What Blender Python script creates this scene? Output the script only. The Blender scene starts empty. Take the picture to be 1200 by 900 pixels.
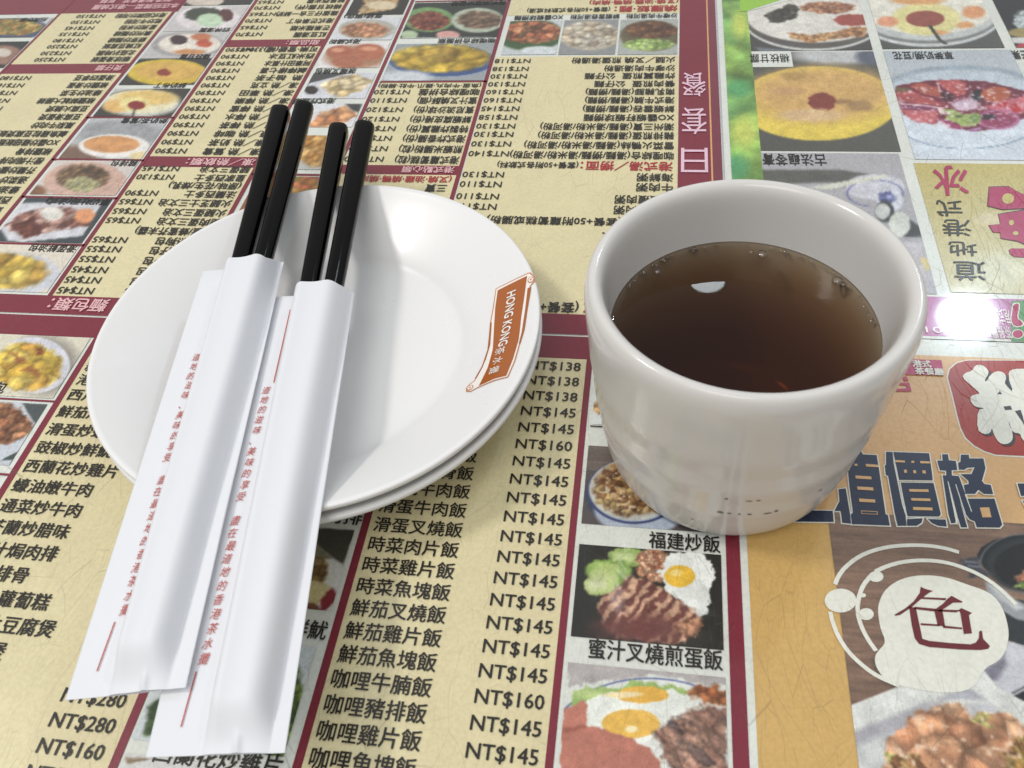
import bpy, math, random
import numpy as np
from mathutils import Matrix, Vector

# All plan coordinates below are written in units of 22 cm (the height of the camera over the table); U turns them into metres.
U = 0.22
SC = bpy.context.scene
COL = SC.collection

# ------------------------------------------------------------------ camera, world, lamps, exposure
cam = bpy.data.objects.new('camera', bpy.data.cameras.new('camera'))
COL.objects.link(cam)
cam.data.dof.use_dof = True; cam.data.dof.focus_distance = 0.32; cam.data.dof.aperture_fstop = 34
m = Matrix(((0.987753,-0.048297,0.148360),(0.133055,0.757346,-0.639314),(-0.081483,0.651225,0.754497))).to_4x4()
m.translation = (0, 0, U)
cam.matrix_world = m
cam.data.sensor_width = 36
cam.data.lens = 29.6311
cam.data.clip_start = 0.01
cam.data.clip_end = 50
SC.camera = cam

w = bpy.data.worlds.new('World'); SC.world = w; w.use_nodes = True
nt = w.node_tree; bg = nt.nodes['Background']
tc = nt.nodes.new('ShaderNodeTexCoord'); sp = nt.nodes.new('ShaderNodeSeparateXYZ'); rp = nt.nodes.new('ShaderNodeValToRGB')
nt.links.new(tc.outputs['Generated'], sp.inputs[0]); nt.links.new(sp.outputs['Z'], rp.inputs[0]); nt.links.new(rp.outputs[0], bg.inputs[0])
rp.color_ramp.elements[0].position = 0.0; rp.color_ramp.elements[0].color = (0.42, 0.41, 0.40, 1)
rp.color_ramp.elements[1].position = 0.9; rp.color_ramp.elements[1].color = (0.97, 0.99, 1.0, 1)
bg.inputs[1].default_value = 0.71

def lamp(name, loc, size, power, col):
    l = bpy.data.lights.new(name, 'AREA'); l.shape = 'DISK'; l.size = size; l.energy = power; l.color = col
    o = bpy.data.objects.new(name, l); COL.objects.link(o); o.location = loc
    return o
lamp('ceiling_downlight', (1.081, 2.188, 1.9), 0.165, 14, (0.70, 0.87, 1.0))
lamp('ceiling_downlight', (0.215, 2.215, 1.9), 0.120, 0.55, (0.85, 0.97, 1.0))
lamp('ceiling_downlight', (-1.25, 0.05, 1.9), 0.36, 20, (1.0, 0.97, 0.93))
lamp('ceiling_panel', (-0.3, -0.9, 2.1), 1.2, 15, (1.0, 0.98, 0.96))

vs = SC.view_settings
vs.view_transform = 'Standard'; vs.look = 'None'; vs.exposure = 0.0; vs.gamma = 1.0; vs.use_curve_mapping = False
SC.cycles.use_denoising = True
SC.cycles.max_bounces = 8; SC.cycles.transparent_max_bounces = 16
SC.cycles.sample_clamp_indirect = 6.0

# ------------------------------------------------------------------ materials
def lin(c):
    r = []
    for v in c[:3]:
        v = v / 255.0
        r.append(v / 12.92 if v <= 0.04045 else ((v + 0.055) / 1.055) ** 2.4)
    return tuple(r) + (1.0,)

def wear_group():
    g = bpy.data.node_groups.new('laminate_wear', 'ShaderNodeTree')
    g.interface.new_socket('Color', in_out='INPUT', socket_type='NodeSocketColor')
    g.interface.new_socket('Color', in_out='OUTPUT', socket_type='NodeSocketColor')
    g.interface.new_socket('Roughness', in_out='OUTPUT', socket_type='NodeSocketFloat')
    g.interface.new_socket('Normal', in_out='OUTPUT', socket_type='NodeSocketVector')
    N = g.nodes; L = g.links
    gi = N.new('NodeGroupInput'); go = N.new('NodeGroupOutput'); geo = N.new('ShaderNodeNewGeometry')
    def mth(op, a, b=None, clamp=False):
        n = N.new('ShaderNodeMath'); n.operation = op; n.use_clamp = clamp
        for i, v in enumerate((a, b)):
            if v is None: continue
            if isinstance(v, (int, float)): n.inputs[i].default_value = v
            else: L.new(v, n.inputs[i])
        return n.outputs[0]
    warp = N.new('ShaderNodeTexNoise'); warp.inputs['Scale'].default_value = 22; warp.inputs['Detail'].default_value = 2
    L.new(geo.outputs['Position'], warp.inputs['Vector'])
    wm = N.new('ShaderNodeVectorMath'); wm.operation = 'SCALE'; L.new(warp.outputs['Color'], wm.inputs[0]); wm.inputs['Scale'].default_value = 0.018
    wa = N.new('ShaderNodeVectorMath'); wa.operation = 'ADD'; L.new(geo.outputs['Position'], wa.inputs[0]); L.new(wm.outputs[0], wa.inputs[1])
    total = None
    for k, (ang, sx, sy, sc, th, cut) in enumerate(((0.3, 1, .30, 95, .011, .47), (1.2, 1, .16, 120, .011, .48), (2.1, 1, .22, 150, .012, .49), (2.75, 1, .12, 100, .009, .50), (0.8, 1, .4, 230, .020, .50), (1.7, 1, .10, 80, .006, .50))):
        mp = N.new('ShaderNodeMapping'); mp.inputs['Rotation'].default_value = (0, 0, ang); mp.inputs['Scale'].default_value = (sx, sy, 0); mp.inputs['Location'].default_value = (k * 3.1, k * 1.7, 0)
        L.new(wa.outputs[0], mp.inputs['Vector'])
        v = N.new('ShaderNodeTexVoronoi'); v.feature = 'DISTANCE_TO_EDGE'; v.voronoi_dimensions = '2D'; v.inputs['Scale'].default_value = sc
        L.new(mp.outputs[0], v.inputs['Vector'])
        line = mth('SUBTRACT', 1.0, mth('DIVIDE', v.outputs['Distance'], th), True)
        nz = N.new('ShaderNodeTexNoise'); nz.inputs['Scale'].default_value = 34 + 9 * k; nz.inputs['Detail'].default_value = 2
        mp2 = N.new('ShaderNodeMapping'); mp2.inputs['Location'].default_value = (5 + k, 3 * k, k); L.new(geo.outputs['Position'], mp2.inputs['Vector']); L.new(mp2.outputs[0], nz.inputs['Vector'])
        mask = mth('MULTIPLY', mth('SUBTRACT', nz.outputs[0], cut), 9.0, True)
        s = mth('MULTIPLY', line, mask)
        total = s if total is None else mth('MAXIMUM', total, s)
    big = N.new('ShaderNodeTexNoise'); big.inputs['Scale'].default_value = 11; big.inputs['Detail'].default_value = 2
    L.new(geo.outputs['Position'], big.inputs['Vector'])
    total = mth('MULTIPLY', total, mth('MULTIPLY', mth('SUBTRACT', big.outputs[0], .34), 4.2, True))
    # mottled ageing of the print
    ag = N.new('ShaderNodeTexNoise'); ag.inputs['Scale'].default_value = 30; ag.inputs['Detail'].default_value = 6; ag.inputs['Roughness'].default_value = .7
    L.new(geo.outputs['Position'], ag.inputs['Vector'])
    agr = N.new('ShaderNodeMapRange'); agr.inputs[1].default_value = .3; agr.inputs[2].default_value = .7; agr.inputs[3].default_value = .93; agr.inputs[4].default_value = 1.05
    L.new(ag.outputs[0], agr.inputs[0])
    sm = N.new('ShaderNodeVectorMath'); sm.operation = 'SCALE'; L.new(gi.outputs[0], sm.inputs[0]); L.new(agr.outputs[0], sm.inputs['Scale'])
    # fine grain of the print
    gr = N.new('ShaderNodeTexNoise'); gr.inputs['Scale'].default_value = 900; gr.inputs['Detail'].default_value = 1
    L.new(geo.outputs['Position'], gr.inputs['Vector'])
    grr = N.new('ShaderNodeMapRange'); grr.inputs[1].default_value = .3; grr.inputs[2].default_value = .7; grr.inputs[3].default_value = .95; grr.inputs[4].default_value = 1.05
    L.new(gr.outputs[0], grr.inputs[0])
    sm2 = N.new('ShaderNodeVectorMath'); sm2.operation = 'SCALE'; L.new(sm.outputs[0], sm2.inputs[0]); L.new(grr.outputs[0], sm2.inputs['Scale'])
    mx = N.new('ShaderNodeMix'); mx.data_type = 'RGBA'
    L.new(mth('MULTIPLY', total, .42), mx.inputs[0]); L.new(sm2.outputs[0], mx.inputs[6]); mx.inputs[7].default_value = (0.12, 0.085, 0.05, 1)
    L.new(mx.outputs[2], go.inputs[0])
    L.new(mth('ADD', .28, mth('MULTIPLY', total, .3)), go.inputs[1])
    bp = N.new('ShaderNodeBump'); bp.inputs['Strength'].default_value = .12; bp.inputs['Distance'].default_value = .0004
    bn = N.new('ShaderNodeTexNoise'); bn.inputs['Scale'].default_value = 140; bn.inputs['Detail'].default_value = 3
    L.new(geo.outputs['Position'], bn.inputs['Vector'])
    L.new(mth('SUBTRACT', bn.outputs[0], mth('MULTIPLY', total, .8)), bp.inputs['Height']); L.new(bp.outputs[0], go.inputs[2])
    return g
WEAR = wear_group()

MATS = {}
def print_mat(name, col=None):
    if name in MATS: return MATS[name]
    M = bpy.data.materials.new(name); M.use_nodes = True; nt = M.node_tree; b = nt.nodes['Principled BSDF']
    g = nt.nodes.new('ShaderNodeGroup'); g.node_tree = WEAR
    if col is None:
        a = nt.nodes.new('ShaderNodeAttribute'); a.attribute_name = 'ink'; nt.links.new(a.outputs['Color'], g.inputs[0])
    else: g.inputs[0].default_value = lin(col)
    nt.links.new(g.outputs[0], b.inputs['Base Color']); nt.links.new(g.outputs[1], b.inputs['Roughness'])
    nt.links.new(g.outputs[2], b.inputs['Normal'])
    b.inputs['Specular IOR Level'].default_value = .25
    b.inputs['Coat Weight'].default_value = .62; b.inputs['Coat Roughness'].default_value = .06
    MATS[name] = M
    return M
def plain_mat(name, col, rough, spec=.5, coat=0., coat_r=.1, bump=None):
    M = bpy.data.materials.new(name); M.use_nodes = True; nt = M.node_tree; b = nt.nodes['Principled BSDF']
    b.inputs['Base Color'].default_value = lin(col); b.inputs['Roughness'].default_value = rough
    b.inputs['Specular IOR Level'].default_value = spec
    b.inputs['Coat Weight'].default_value = coat; b.inputs['Coat Roughness'].default_value = coat_r
    tcn = nt.nodes.new('ShaderNodeTexCoord')
    nz = nt.nodes.new('ShaderNodeTexNoise'); nz.inputs['Scale'].default_value = 25; nz.inputs['Detail'].default_value = 5
    nt.links.new(tcn.outputs['Object'], nz.inputs['Vector'])
    mr = nt.nodes.new('ShaderNodeMapRange'); mr.inputs[1].default_value = .3; mr.inputs[2].default_value = .7; mr.inputs[3].default_value = rough * .8; mr.inputs[4].default_value = rough * 1.25
    nt.links.new(nz.outputs[0], mr.inputs[0]); nt.links.new(mr.outputs[0], b.inputs['Roughness'])
    if bump:
        nb = nt.nodes.new('ShaderNodeTexNoise'); nb.inputs['Scale'].default_value = bump[0]; nb.inputs['Detail'].default_value = 4
        nt.links.new(tcn.outputs['Object'], nb.inputs['Vector'])
        bn = nt.nodes.new('ShaderNodeBump'); bn.inputs['Strength'].default_value = bump[1]; bn.inputs['Distance'].default_value = bump[2]
        nt.links.new(nb.outputs[0], bn.inputs['Height']); nt.links.new(bn.outputs[0], b.inputs['Normal'])
        if coat: nt.links.new(bn.outputs[0], b.inputs['Coat Normal'])
    return M

BEIGE = (215, 204, 163); MAROON = (122, 38, 54); PAPER = (214, 217, 209); INK = (36, 33, 30)
m_beige = print_mat('print_beige', BEIGE); m_maroon = print_mat('print_maroon', MAROON); m_paper = print_mat('print_white', PAPER)
m_ink = print_mat('print_black_ink', INK); m_red = print_mat('print_red_ink', (165, 40, 50)); m_pink = print_mat('print_pink_ink', (222, 175, 178))
m_photo = print_mat('print_photo'); m_gold = print_mat('print_gold_line', (214, 160, 110)); m_tan = print_mat('print_tan', (208, 168, 118))
m_navy = print_mat('print_navy', (36, 46, 68)); m_white = print_mat('print_bright_white', (222, 222, 210)); m_brick = print_mat('print_brick_red', (160, 58, 48))
m_shadow = print_mat('print_dark_outline', (60, 62, 66)); m_magenta = print_mat('print_magenta', (168, 38, 84)); m_khaki = print_mat('print_khaki', (192, 178, 108))
m_band = print_mat('print_pink_band', (176, 108, 152)); m_green = print_mat('print_green', (84, 138, 78)); m_wine = print_mat('print_wine_red', (102, 34, 42))
m_silver = print_mat('print_silver_edge', (176, 176, 180))

# ------------------------------------------------------------------ mesh helpers
def link(name, me, mat, parent=None, smooth=False):
    o = bpy.data.objects.new(name, me); COL.objects.link(o)
    if mat is not None: me.materials.append(mat)
    if parent is not None: o.parent = parent
    if smooth and len(me.polygons): me.polygons.foreach_set('use_smooth', [True] * len(me.polygons))
    return o
def raw(name, verts, faces, mat, parent=None, smooth=False):
    me = bpy.data.meshes.new(name)
    me.from_pydata([(v[0] * U, v[1] * U, v[2] * U) for v in verts], [], faces); me.update()
    return link(name, me, mat, parent, smooth)
def thing(o, label, cat, group=None):
    o['label'] = label; o['category'] = cat
    if group: o['group'] = group
    return o
def empty(name, loc, label, cat, group=None):
    o = bpy.data.objects.new(name, None); COL.objects.link(o); o.empty_display_size = .01
    return thing(o, label, cat, group)
Z_SHEET, Z_PANEL, Z_BAND, Z_PHOTO, Z_TEXT, Z_TOP = .0010, .0014, .0018, .0022, .0028, .0034
def poly(name, pts, z, mat, parent):
    return raw(name, [(x, y, z) for x, y in pts], [tuple(range(len(pts)))], mat, parent)
def tri_poly(name, pts, z, mat, parent):          # concave outline
    from mathutils.geometry import tessellate_polygon
    t = tessellate_polygon([[Vector((x, y, 0)) for x, y in pts]])
    fs = []
    for a, b, c in t:
        A, B, C = pts[a], pts[b], pts[c]
        cr = (B[0]-A[0])*(C[1]-A[1]) - (B[1]-A[1])*(C[0]-A[0])
        fs.append((a, b, c) if cr > 0 else (a, c, b))
    return raw(name, [(x, y, z) for x, y in pts], fs, mat, parent)
def rect(name, x0, x1, y0, y1, z, mat, parent):
    return raw(name, [(x0, y0, z), (x1, y0, z), (x1, y1, z), (x0, y1, z)], [(0, 1, 2, 3)], mat, parent)
def chaikin(P, n=2, closed=True):
    for _ in range(n):
        Q = []
        L_ = len(P)
        for i in range(L_ if closed else L_ - 1):
            a, b = P[i], P[(i + 1) % L_]
            Q += [(a[0]*.75+b[0]*.25, a[1]*.75+b[1]*.25), (a[0]*.25+b[0]*.75, a[1]*.25+b[1]*.75)]
        P = Q if closed else [P[0]] + Q + [P[-1]]
    return P
def ribbon(name, P, wd, z, mat, parent):
    P = chaikin(P, 2, False); V = []; F = []
    for i, p in enumerate(P):
        a = P[max(i-1, 0)]; b = P[min(i+1, len(P)-1)]; dx, dy = b[0]-a[0], b[1]-a[1]; l = math.hypot(dx, dy) or 1
        V += [(p[0]-dy/l*wd/2, p[1]+dx/l*wd/2, z), (p[0]+dy/l*wd/2, p[1]-dx/l*wd/2, z)]
    for i in range(len(P)-1): F.append((2*i+1, 2*i+3, 2*i+2, 2*i))
    return raw(name, V, F, mat, parent)
def ell_pts(E, n=40, k=1.0):
    X, Y, a, b, c, d = E; det = a*d-b*c
    out = []
    for i in range(n):
        u, v = k*math.cos(2*math.pi*i/n), -k*math.sin(2*math.pi*i/n)
        out.append((X+(d*u-b*v)/det, Y+(-c*u+a*v)/det))
    return out

_tc = {}
def glyphs(body, off=.012):
    k = (body, off)
    if k not in _tc:
        c = bpy.data.curves.new('t', 'FONT'); c.body = body; c.size = 1; c.resolution_u = 2; c.fill_mode = 'FRONT'
        o = bpy.data.objects.new('t', c); COL.objects.link(o)
        me = bpy.data.meshes.new_from_object(o)
        V0 = [(v.co.x, v.co.y) for v in me.vertices]; F0 = [tuple(p.vertices) for p in me.polygons]; V = []; F = []
        nc = 1 if off <= 0 else (3 if off < .03 else 12)       # a heavier face: shifted layers, each a hair above the last
        for q in range(nc):
            o_ = len(V); dx, dy = (0, 0) if nc == 1 else (off*math.cos(2*math.pi*q/nc+.5), off*math.sin(2*math.pi*q/nc+.5))
            if nc == 12: dx, dy = (max(-off, min(off, dx*1.4)), max(-off, min(off, dy*1.4))) if q < 11 else (0, 0)
            V += [(x+dx, y+dy, q) for x, y in V0]; F += [tuple(i+o_ for i in f_) for f_ in F0]
        bpy.data.objects.remove(o); bpy.data.curves.remove(c); bpy.data.meshes.remove(me)
        _tc[k] = (V, F, min(v[0] for v in V), max(v[0] for v in V), min(v[1] for v in V), max(v[1] for v in V))
    return _tc[k]
def text(name, body, xl, xr, yc, h, mat, parent, rot=False, off=.020, z=Z_TEXT, tight=False, slant=0.):
    """lettering between xl and xr, centred on yc, h = height of a full character; rot = upside down for the far sitter"""
    V, F, a, b, c, d = glyphs(body, off)
    sx = (xr - xl) / (b - a); mid = (a + b) / 2
    if tight: sy = h / (d - c); cy = (c + d) / 2
    else: sy = h / .93; cy = .37
    s = -1 if rot else 1; cx = (xl + xr) / 2
    return raw(name, [(cx + s*((x-mid)*sx + slant*(y-cy)*sy), yc + s*(y-cy)*sy, z+q*.00004) for x, y, q in V], F, mat, parent)

# ------------------------------------------------------------------ painted print: colour per vertex on a fine flat grid
def vnoise(x, y, sc, seed):
    x = x*sc + seed*17.3; y = y*sc + seed*9.1
    xi = np.floor(x).astype(np.int64); yi = np.floor(y).astype(np.int64); fx = x-xi; fy = y-yi
    fx = fx*fx*(3-2*fx); fy = fy*fy*(3-2*fy)
    def h(a, b):
        n = (a*374761393 + b*668265263 + seed*1013904223) & 0xffffffff
        n = ((n ^ (n >> 13))*1274126177) & 0xffffffff
        return ((n ^ (n >> 16)) & 0xffff)/65535.
    return (h(xi, yi)*(1-fx)+h(xi+1, yi)*fx)*(1-fy) + (h(xi, yi+1)*(1-fx)+h(xi+1, yi+1)*fx)*fy
def fbm(x, y, sc, seed): return (vnoise(x, y, sc, seed)*.5 + vnoise(x, y, sc*2.1, seed+1)*.3 + vnoise(x, y, sc*4.3, seed+2)*.2) - .5

_seed = [1]
def photo(x0, x1, y0, y1, ops, parent, base=(200, 200, 200), dx=.0017, dy=.0017, name='dish_photo', label=None, z=Z_PHOTO, skew=None, grain=.05):
    nx = max(2, int((x1-x0)/dx)); ny = max(2, int((y1-y0)/dy))
    X, Y = np.meshgrid(np.linspace(x0, x1, nx+1), np.linspace(y0, y1, ny+1))
    if skew: X = X + (Y-y0)/(y1-y0)*skew
    X0, Y0 = X, Y
    C = np.empty(X.shape+(3,)); C[:] = base
    _seed[0] += 7; sd = _seed[0]; rng = np.random.RandomState(sd)
    def alpha(shape, soft, wp):
        XX, YY = X, Y
        if wp:
            XX = X + wp*fbm(X, Y, 90, sd+3)*.02; YY = Y + wp*fbm(X, Y, 90, sd+9)*.02
        if isinstance(shape, tuple):
            ex, ey, a, b, c, d = shape
            s = np.hypot(a*(XX-ex)+b*(YY-ey), c*(XX-ex)+d*(YY-ey))
            return np.clip((1-s)/soft+.5, 0, 1), s
        ins = np.zeros(X.shape, bool); dist = np.full(X.shape, 9.)
        n = len(shape)
        for i in range(n):
            ax, ay = shape[i]; bx, by = shape[(i+1) % n]
            c1 = (ay > YY) != (by > YY)
            with np.errstate(divide='ignore', invalid='ignore'):
                xi = (bx-ax)*(YY-ay)/((by-ay) or 1e-9)+ax
            ins ^= c1 & (XX < xi)
            l2 = (bx-ax)**2+(by-ay)**2 or 1e-9
            t = np.clip(((XX-ax)*(bx-ax)+(YY-ay)*(by-ay))/l2, 0, 1)
            dist = np.minimum(dist, np.hypot(XX-ax-t*(bx-ax), YY-ay-t*(by-ay)))
        sdv = np.where(ins, dist, -dist)
        return np.clip(sdv/(soft*.03)+.5, 0, 1), 1-sdv/.02
    for op in ops:
        k = op[0]
        if k in 'ep':
            sh, col = op[1], op[2]; soft = op[3] if len(op) > 3 else .1; wp = op[4] if len(op) > 4 else .15
            a, s = alpha(sh, soft, wp)
            sh_ = 1 + .22*fbm(X, Y, 60, sd+len(op)+int(col[0]))
            C = C*(1-a[..., None]) + np.array(col)*sh_[..., None]*a[..., None]
        elif k == 'r':
            sh, col, th = op[1], op[2], op[3]; a, s = alpha(sh, .1, 0)
            a = np.clip(1.5-np.abs(s-1)/th, 0, 1)
            if len(op) > 4: a = a*((Y-sh[1])*op[4] > 0)
            C = C*(1-a[..., None]) + np.array(col)*a[..., None]
        elif k == 'f':
            sh, pal, cell = op[1], op[2], op[3]; st = op[4] if len(op) > 4 else (1., 1., 0.)
            a, s = alpha(sh, .16, .8)
            idx = np.nonzero(a > .01); px, py = X[idx], Y[idx]
            if not len(px): continue
            ca, sa = math.cos(st[2]), math.sin(st[2])
            qx = (px*ca+py*sa)/st[0] + fbm(px, py, 1.2/cell/2, sd+21)*cell*1.0; qy = (-px*sa+py*ca)/st[1] + fbm(px, py, 1.2/cell/2, sd+31)*cell*1.0
            gx0, gy0 = qx.min()-cell, qy.min()-cell
            nxc = int((qx.max()-gx0)/cell)+3; nyc = int((qy.max()-gy0)/cell)+3
            jx = rng.rand(nyc, nxc); jy = rng.rand(nyc, nxc); pi = rng.randint(0, len(pal), (nyc, nxc)); br = .8+.4*rng.rand(nyc, nxc)
            u = (qx-gx0)/cell; v = (qy-gy0)/cell; iu = u.astype(int); iv = v.astype(int)
            bd = np.full(u.shape, 9.); b2 = np.full(u.shape, 9.); bi = np.zeros(u.shape, int); bb = np.ones(u.shape); ox = np.zeros(u.shape); oy = np.zeros(u.shape)
            for ddy in (-1, 0, 1):
                for ddx in (-1, 0, 1):
                    ci = np.clip(iu+ddx, 0, nxc-1); cj = np.clip(iv+ddy, 0, nyc-1)
                    ddx_ = u-ci-jx[cj, ci]; ddy_ = v-cj-jy[cj, ci]; d = np.hypot(ddx_, ddy_); mk = d < bd
                    b2 = np.where(mk, bd, np.minimum(b2, d)); bd = np.where(mk, d, bd); bi = np.where(mk, pi[cj, ci], bi); bb = np.where(mk, br[cj, ci], bb)
                    ox = np.where(mk, ddx_, ox); oy = np.where(mk, ddy_, oy)
            P_ = np.array(pal, float)
            n1 = np.clip(.5+1.5*fbm(px, py, .55/cell, sd+61), 0, .999); n2 = np.clip(.5+1.5*fbm(px, py, .9/cell, sd+77), 0, .999)
            kk = n1*(len(pal)-1); k0 = kk.astype(int); fr = (kk-k0)[:, None]
            cn = P_[k0]*(1-fr)+P_[np.minimum(k0+1, len(pal)-1)]*fr
            edge = np.clip((b2-bd)*2.0, 0, 1)
            cc = P_[bi]*.55+cn*.45
            cc = cc.mean(0)*.0 + cc
            dome = 1-np.clip(bd, 0, 1)
            shd = (1+(bb-1)*.6)*(.74+.22*edge+.16*dome) * (1+.24*np.clip(-ox+oy, -1, 1)*dome) * (1+.5*fbm(px, py, 3.5/cell, sd+5)) * (.84+.32*n2)
            cc = cc*shd[:, None]
            aa = a[idx][:, None]
            C[idx] = C[idx]*(1-aa)+cc*aa
        elif k == 'h':       # highlights / flecks
            sh, col, dens = op[1], op[2], op[3]
            a, s = alpha(sh, .2, .3)
            n = np.clip((vnoise(X, Y, dens, sd+50)-.72)*6, 0, 1)*a
            C = C*(1-n[..., None]*.8)+np.array(col)*n[..., None]*.8
        elif k == 'g':       # plain printed gradient of the photo's own backdrop, along y
            t = ((Y-y0)/(y1-y0))[..., None]; C = np.array(op[1])*(1-t)+np.array(op[2])*t + C*0
        elif k == 's':       # slices
            a, s = alpha(op[1], .15, .6); an = op[5]
            q = (X*math.cos(an)+Y*math.sin(an))/op[4] + 1.2*fbm(X, Y, 70, sd+8)
            t = np.clip(.5+.75*np.sin(2*math.pi*q)+.9*fbm(X, Y, 420, sd+9), 0, 1)[..., None]
            cc = (np.array(op[2])*(1-t)+np.array(op[3])*t)*(1+.5*fbm(X, Y, 150, sd+4))[..., None]
            C = C*(1-a[..., None])+cc*a[..., None]
        elif k == 'w':       # wood boards
            a, s = alpha(op[1], .05, 0)
            g = fbm(X*.06+fbm(X, Y, 12, sd)*.01, Y, 160, sd+2)*.9 + fbm(X*.1, Y, 420, sd+5)*.5
            cc = np.array(op[2])*(1+.42*g)[..., None]
            C = C*(1-a[..., None])+cc*a[..., None]
    for ax_ in (0, 1):
        Cp = np.concatenate([np.take(C, [0], ax_), C, np.take(C, [-1], ax_)], ax_); n_ = C.shape[ax_]
        C = .16*np.take(Cp, range(0, n_), ax_)+.68*np.take(Cp, range(1, n_+1), ax_)+.16*np.take(Cp, range(2, n_+2), ax_)
    g_ = C.mean(-1, keepdims=True); C = C*.88+g_*.12  # glare veil put into the colour: whole print pulled slightly toward grey
    C *= (1+grain*(rng.rand(*X.shape)-.5)*2)[..., None]
    C = np.clip(C, 2, 250)/255.
    Cl = np.where(C <= .04045, C/12.92, ((C+.055)/1.055)**2.4)
    me = bpy.data.meshes.new(name)
    nv = X.size; V = np.stack([X0*U, Y0*U, np.full(X.shape, z*U)], -1).reshape(-1, 3)
    i = np.arange(nx*ny); r = i//nx; c = i % nx; v0 = r*(nx+1)+c
    Q = np.stack([v0, v0+1, v0+nx+2, v0+nx+1], 1).astype(np.int32)
    me.vertices.add(nv); me.vertices.foreach_set('co', V.ravel().astype(np.float32))
    me.loops.add(Q.size); me.loops.foreach_set('vertex_index', Q.ravel())
    me.polygons.add(len(Q)); me.polygons.foreach_set('loop_start', (np.arange(len(Q))*4).astype(np.int32))
    me.update(calc_edges=True)
    at = me.color_attributes.new('ink', 'FLOAT_COLOR', 'POINT')
    at.data.foreach_set('color', np.concatenate([Cl.reshape(-1, 3), np.ones((nv, 1))], 1).ravel().astype(np.float32))
    o = link(name, me, m_photo, parent)
    if label: o['label'] = label
    return o

# ------------------------------------------------------------------ the table
tb = raw('table_top', [(-6, -1.2, 0), (6, -1.2, 0), (6, 6, 0), (-6, 6, 0), (-6, -1.2, -.15), (6, -1.2, -.15), (6, 6, -.15), (-6, 6, -.15)],
         [(0, 1, 2, 3), (7, 6, 5, 4), (0, 4, 5, 1), (1, 5, 6, 2), (2, 6, 7, 3), (3, 7, 4, 0)], print_mat('table_laminate', (60, 58, 56)))
tb['kind'] = 'structure'

near = empty('printed_menu', (0, 0, 0), 'upright printed menu under the glossy table top, nearer the viewer, below the seam', 'menu', 'menus laid into the table top')
far = empty('printed_menu', (0, 0, 0), 'upside-down printed menu laid into the table top beyond the seam and the plates', 'menu', 'menus laid into the table top')

# paper sheets (the near sheet steps up at the right, where the two meet in a dark seam)
poly('sheet', [(-3, -.6), (2, -.6), (2, .979), (.15, .979), (.15, .9575), (-3, .9575)], Z_SHEET, m_paper, near)
poly('sheet', [(-3, .9582), (.149, .9582), (.149, .9805), (2, .9818), (2, 3.4), (-3, 3.4)], Z_SHEET, m_paper, far)

# ---- near menu -----------------------------------------------------
rect('header_band', -3, .143, .905, .9545, Z_PANEL, m_maroon, near)
rect('text_panel', -.943, -.592, -.4, .905, Z_PANEL, m_beige, near)
rect('text_panel', -.372, -.083, -.4, .905, Z_PANEL, m_beige, near)
for x, wd in ((-.943, .0115), (-.592, .0115), (-.3725, .011), (-.0835, .0095)):
    rect('divider_line', x, x+wd, -.4, .905, Z_BAND, m_maroon, near)
rect('edge_band', .1235, .1415, -.4, .92, Z_BAND, m_maroon, near)
for y in (.7605, .6155, .47, .325): rect('divider_line', -3, -.943, y-.002, y+.002, Z_BAND, m_maroon, near)

PY = lambda k: .8870-.03127*k
names = ['咖哩雞排飯', '椒鹽排骨飯', '豉汁排骨飯', '蠔油牛肉飯', '沙茶牛肉飯', '揚州炒飯', '生炒牛肉飯', '豉汁排骨飯', '鮮蔬牛肉飯', '滑蛋牛肉飯', '滑蛋叉燒飯', '時菜肉片飯', '時菜雞片飯', '時菜魚塊飯',
         '鮮茄叉燒飯', '鮮茄雞片飯', '鮮茄魚塊飯', '咖哩牛腩飯', '咖哩豬排飯', '咖哩雞片飯', '咖哩魚塊飯', '咖哩牛肉飯']
prices = [138, 138, 138, 145, 145, 160] + [145]*11 + [160, 145, 145, 145, 145]
for k, (n, pr) in enumerate(zip(names, prices)):
    text('dish_name', n, -.3545, -.3545+.0252*len(n), PY(k)+.0035, .0238, m_ink, near, off=.018)
    text('price', 'NT$%d' % pr, -.175, -.0915, PY(k)+.001, .0232, m_ink, near, off=.016)
LY = lambda j: .7765-.0357*j
left = ['西芹炒雞柳', '鮮茄炒滑蛋', '滑蛋炒蝦仁', '豉椒炒鮮魷', '西蘭花炒雞片', '蠔油嫩牛肉', '通菜炒牛肉', '芥蘭炒腊味', '橙汁焗肉排', '豉汁排骨', '臘味炒蘿蔔糕', '紅燒肉片豆腐煲', '鹹魚雞粒煲']
for j, n in enumerate(left):
    text('dish_name', n, -.925, -.925+.0262*len(n)-.001, LY(j), .0245, m_ink, near, off=.018)
for j, pr in ((12, 280), (13, 280), (14, 160), (15, 160)):
    text('price', 'NT$%d' % pr, -.6895, -.604, .3037-.0307*(j-12)+.001, .0235, m_ink, near, off=.016)
for y, n in ((.8755, '椒鹽雞翅'), (.8400, '蒜香排骨'), (.8090, '港式炒時蔬')): text('dish_name', n, -.925, -.925+.0262*len(n), y, .0245, m_ink, near, off=.012)

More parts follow.
